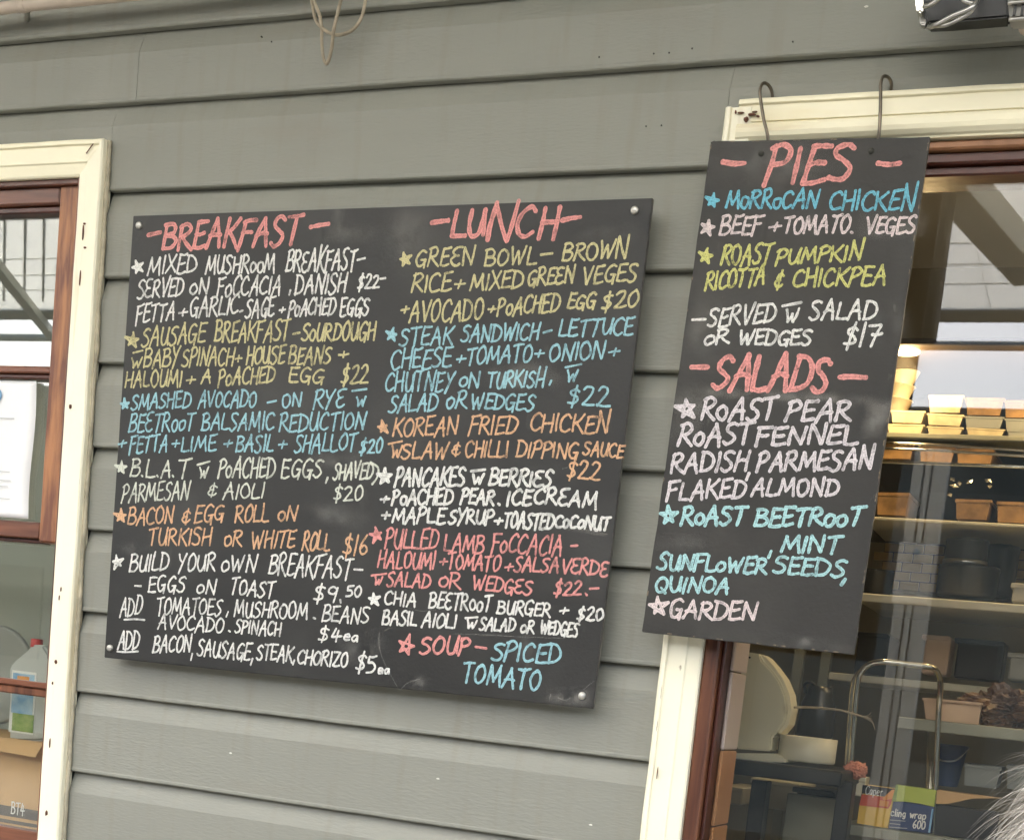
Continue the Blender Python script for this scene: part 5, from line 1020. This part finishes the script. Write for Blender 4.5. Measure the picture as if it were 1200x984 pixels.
# ------------------------------------------------------------------ person with long grey shaggy hair at the lower right
pcen = CAM + ray(1325, 1024).normalized() * 1.42
per = thing('person', 'person with shaggy grey white hair seen from behind, cut by the right edge', 'person', (pcen.x, pcen.y, 0))
hx, hy, hz = pcen
M['coat'] = mat('dark_coat', (.05, .05, .055), .9, .3, 20, .4, 80)
M['hair'] = mat('grey_white_hair', (.34, .31, .27), .5, .5, 60, col2=(.66, .63, .57))
sk_pts = [((hx, hy, .95), .16), ((hx, hy, 1.15), .15), ((hx, hy, 1.30), .17), ((hx, hy, hz - .22), .07), ((hx, hy + .01, hz - .12), .065), ((hx, hy, hz), .088),
          ((hx - .19, hy, 1.28), .07), ((hx + .19, hy, 1.28), .07), ((hx - .24, hy + .03, 1.02), .05), ((hx + .24, hy + .03, 1.02), .05), ((hx - .22, hy + .14, .80), .035), ((hx + .22, hy + .14, .80), .035),
          ((hx - .09, hy, .88), .10), ((hx + .09, hy, .88), .10), ((hx - .10, hy, .48), .065), ((hx + .10, hy, .48), .065), ((hx - .11, hy - .02, .08), .045), ((hx + .11, hy - .02, .08), .045), ((hx - .11, hy + .12, .04), .04), ((hx + .11, hy + .12, .04), .04)]
ed = [(0, 1), (1, 2), (2, 3), (3, 4), (4, 5), (2, 6), (2, 7), (6, 8), (7, 9), (8, 10), (9, 11), (0, 12), (0, 13), (12, 14), (13, 15), (14, 16), (15, 17), (16, 18), (17, 19)]
me = bpy.data.meshes.new('body'); me.from_pydata([p for p, _ in sk_pts], ed, []); bo = link('body', me, M['coat'], per)
sm_ = bo.modifiers.new('skin', 'SKIN'); 
for i, (_, r_) in enumerate(sk_pts): me.skin_vertices[0].data[i].radius = (r_, r_)
me.skin_vertices[0].data[0].use_root = True
bo.modifiers.new('smooth', 'SUBSURF').levels = 2; bo.modifiers['smooth'].render_levels = 2
# hair: many thin tapered locks
random.seed(21); vs, fs = [], []
for i in range(9500):
    th = random.uniform(0, 2 * math.pi); ph = math.acos(random.uniform(-.35, 1)); dr_ = Vector((math.sin(ph) * math.cos(th), math.sin(ph) * math.sin(th), math.cos(ph)))
    p = Vector((hx, hy, hz)) + Vector((dr_.x * .094, dr_.y * .10, dr_.z * .112)); L_ = random.uniform(.035, .09); out = dr_.copy(); out.z = 0
    vel = (dr_ * .25 + Vector((0, 0, -.25)) + Vector((random.uniform(-.4, .4), random.uniform(-.4, .4), random.uniform(-.3, .3)))).normalized(); n_ = 7; w_ = random.uniform(.0003, .0008); st = len(vs); ph0 = random.uniform(0, 6)
    side = vel.cross(Vector((random.random(), random.random(), random.random()))).normalized()
    for k in range(n_):
        t = k / (n_ - 1); ww = w_ * (1 - .85 * t)
        vs.append(p + side * ww); vs.append(p - side * ww)
        vel = (vel + Vector((0, 0, -.24)) + side * .16 * math.sin(ph0 + k * 1.5)).normalized(); p = p + vel * L_ / (n_ - 1)
        hd = Vector((p.x - hx, p.y - hy, 0))
        if hd.length < .07 and p.z > hz - .15: p += hd.normalized() * .02
    for k in range(n_ - 1): a = st + 2 * k; fs.append((a, a + 1, a + 3, a + 2))
mesh('hair', vs, fs, M['hair'], per)
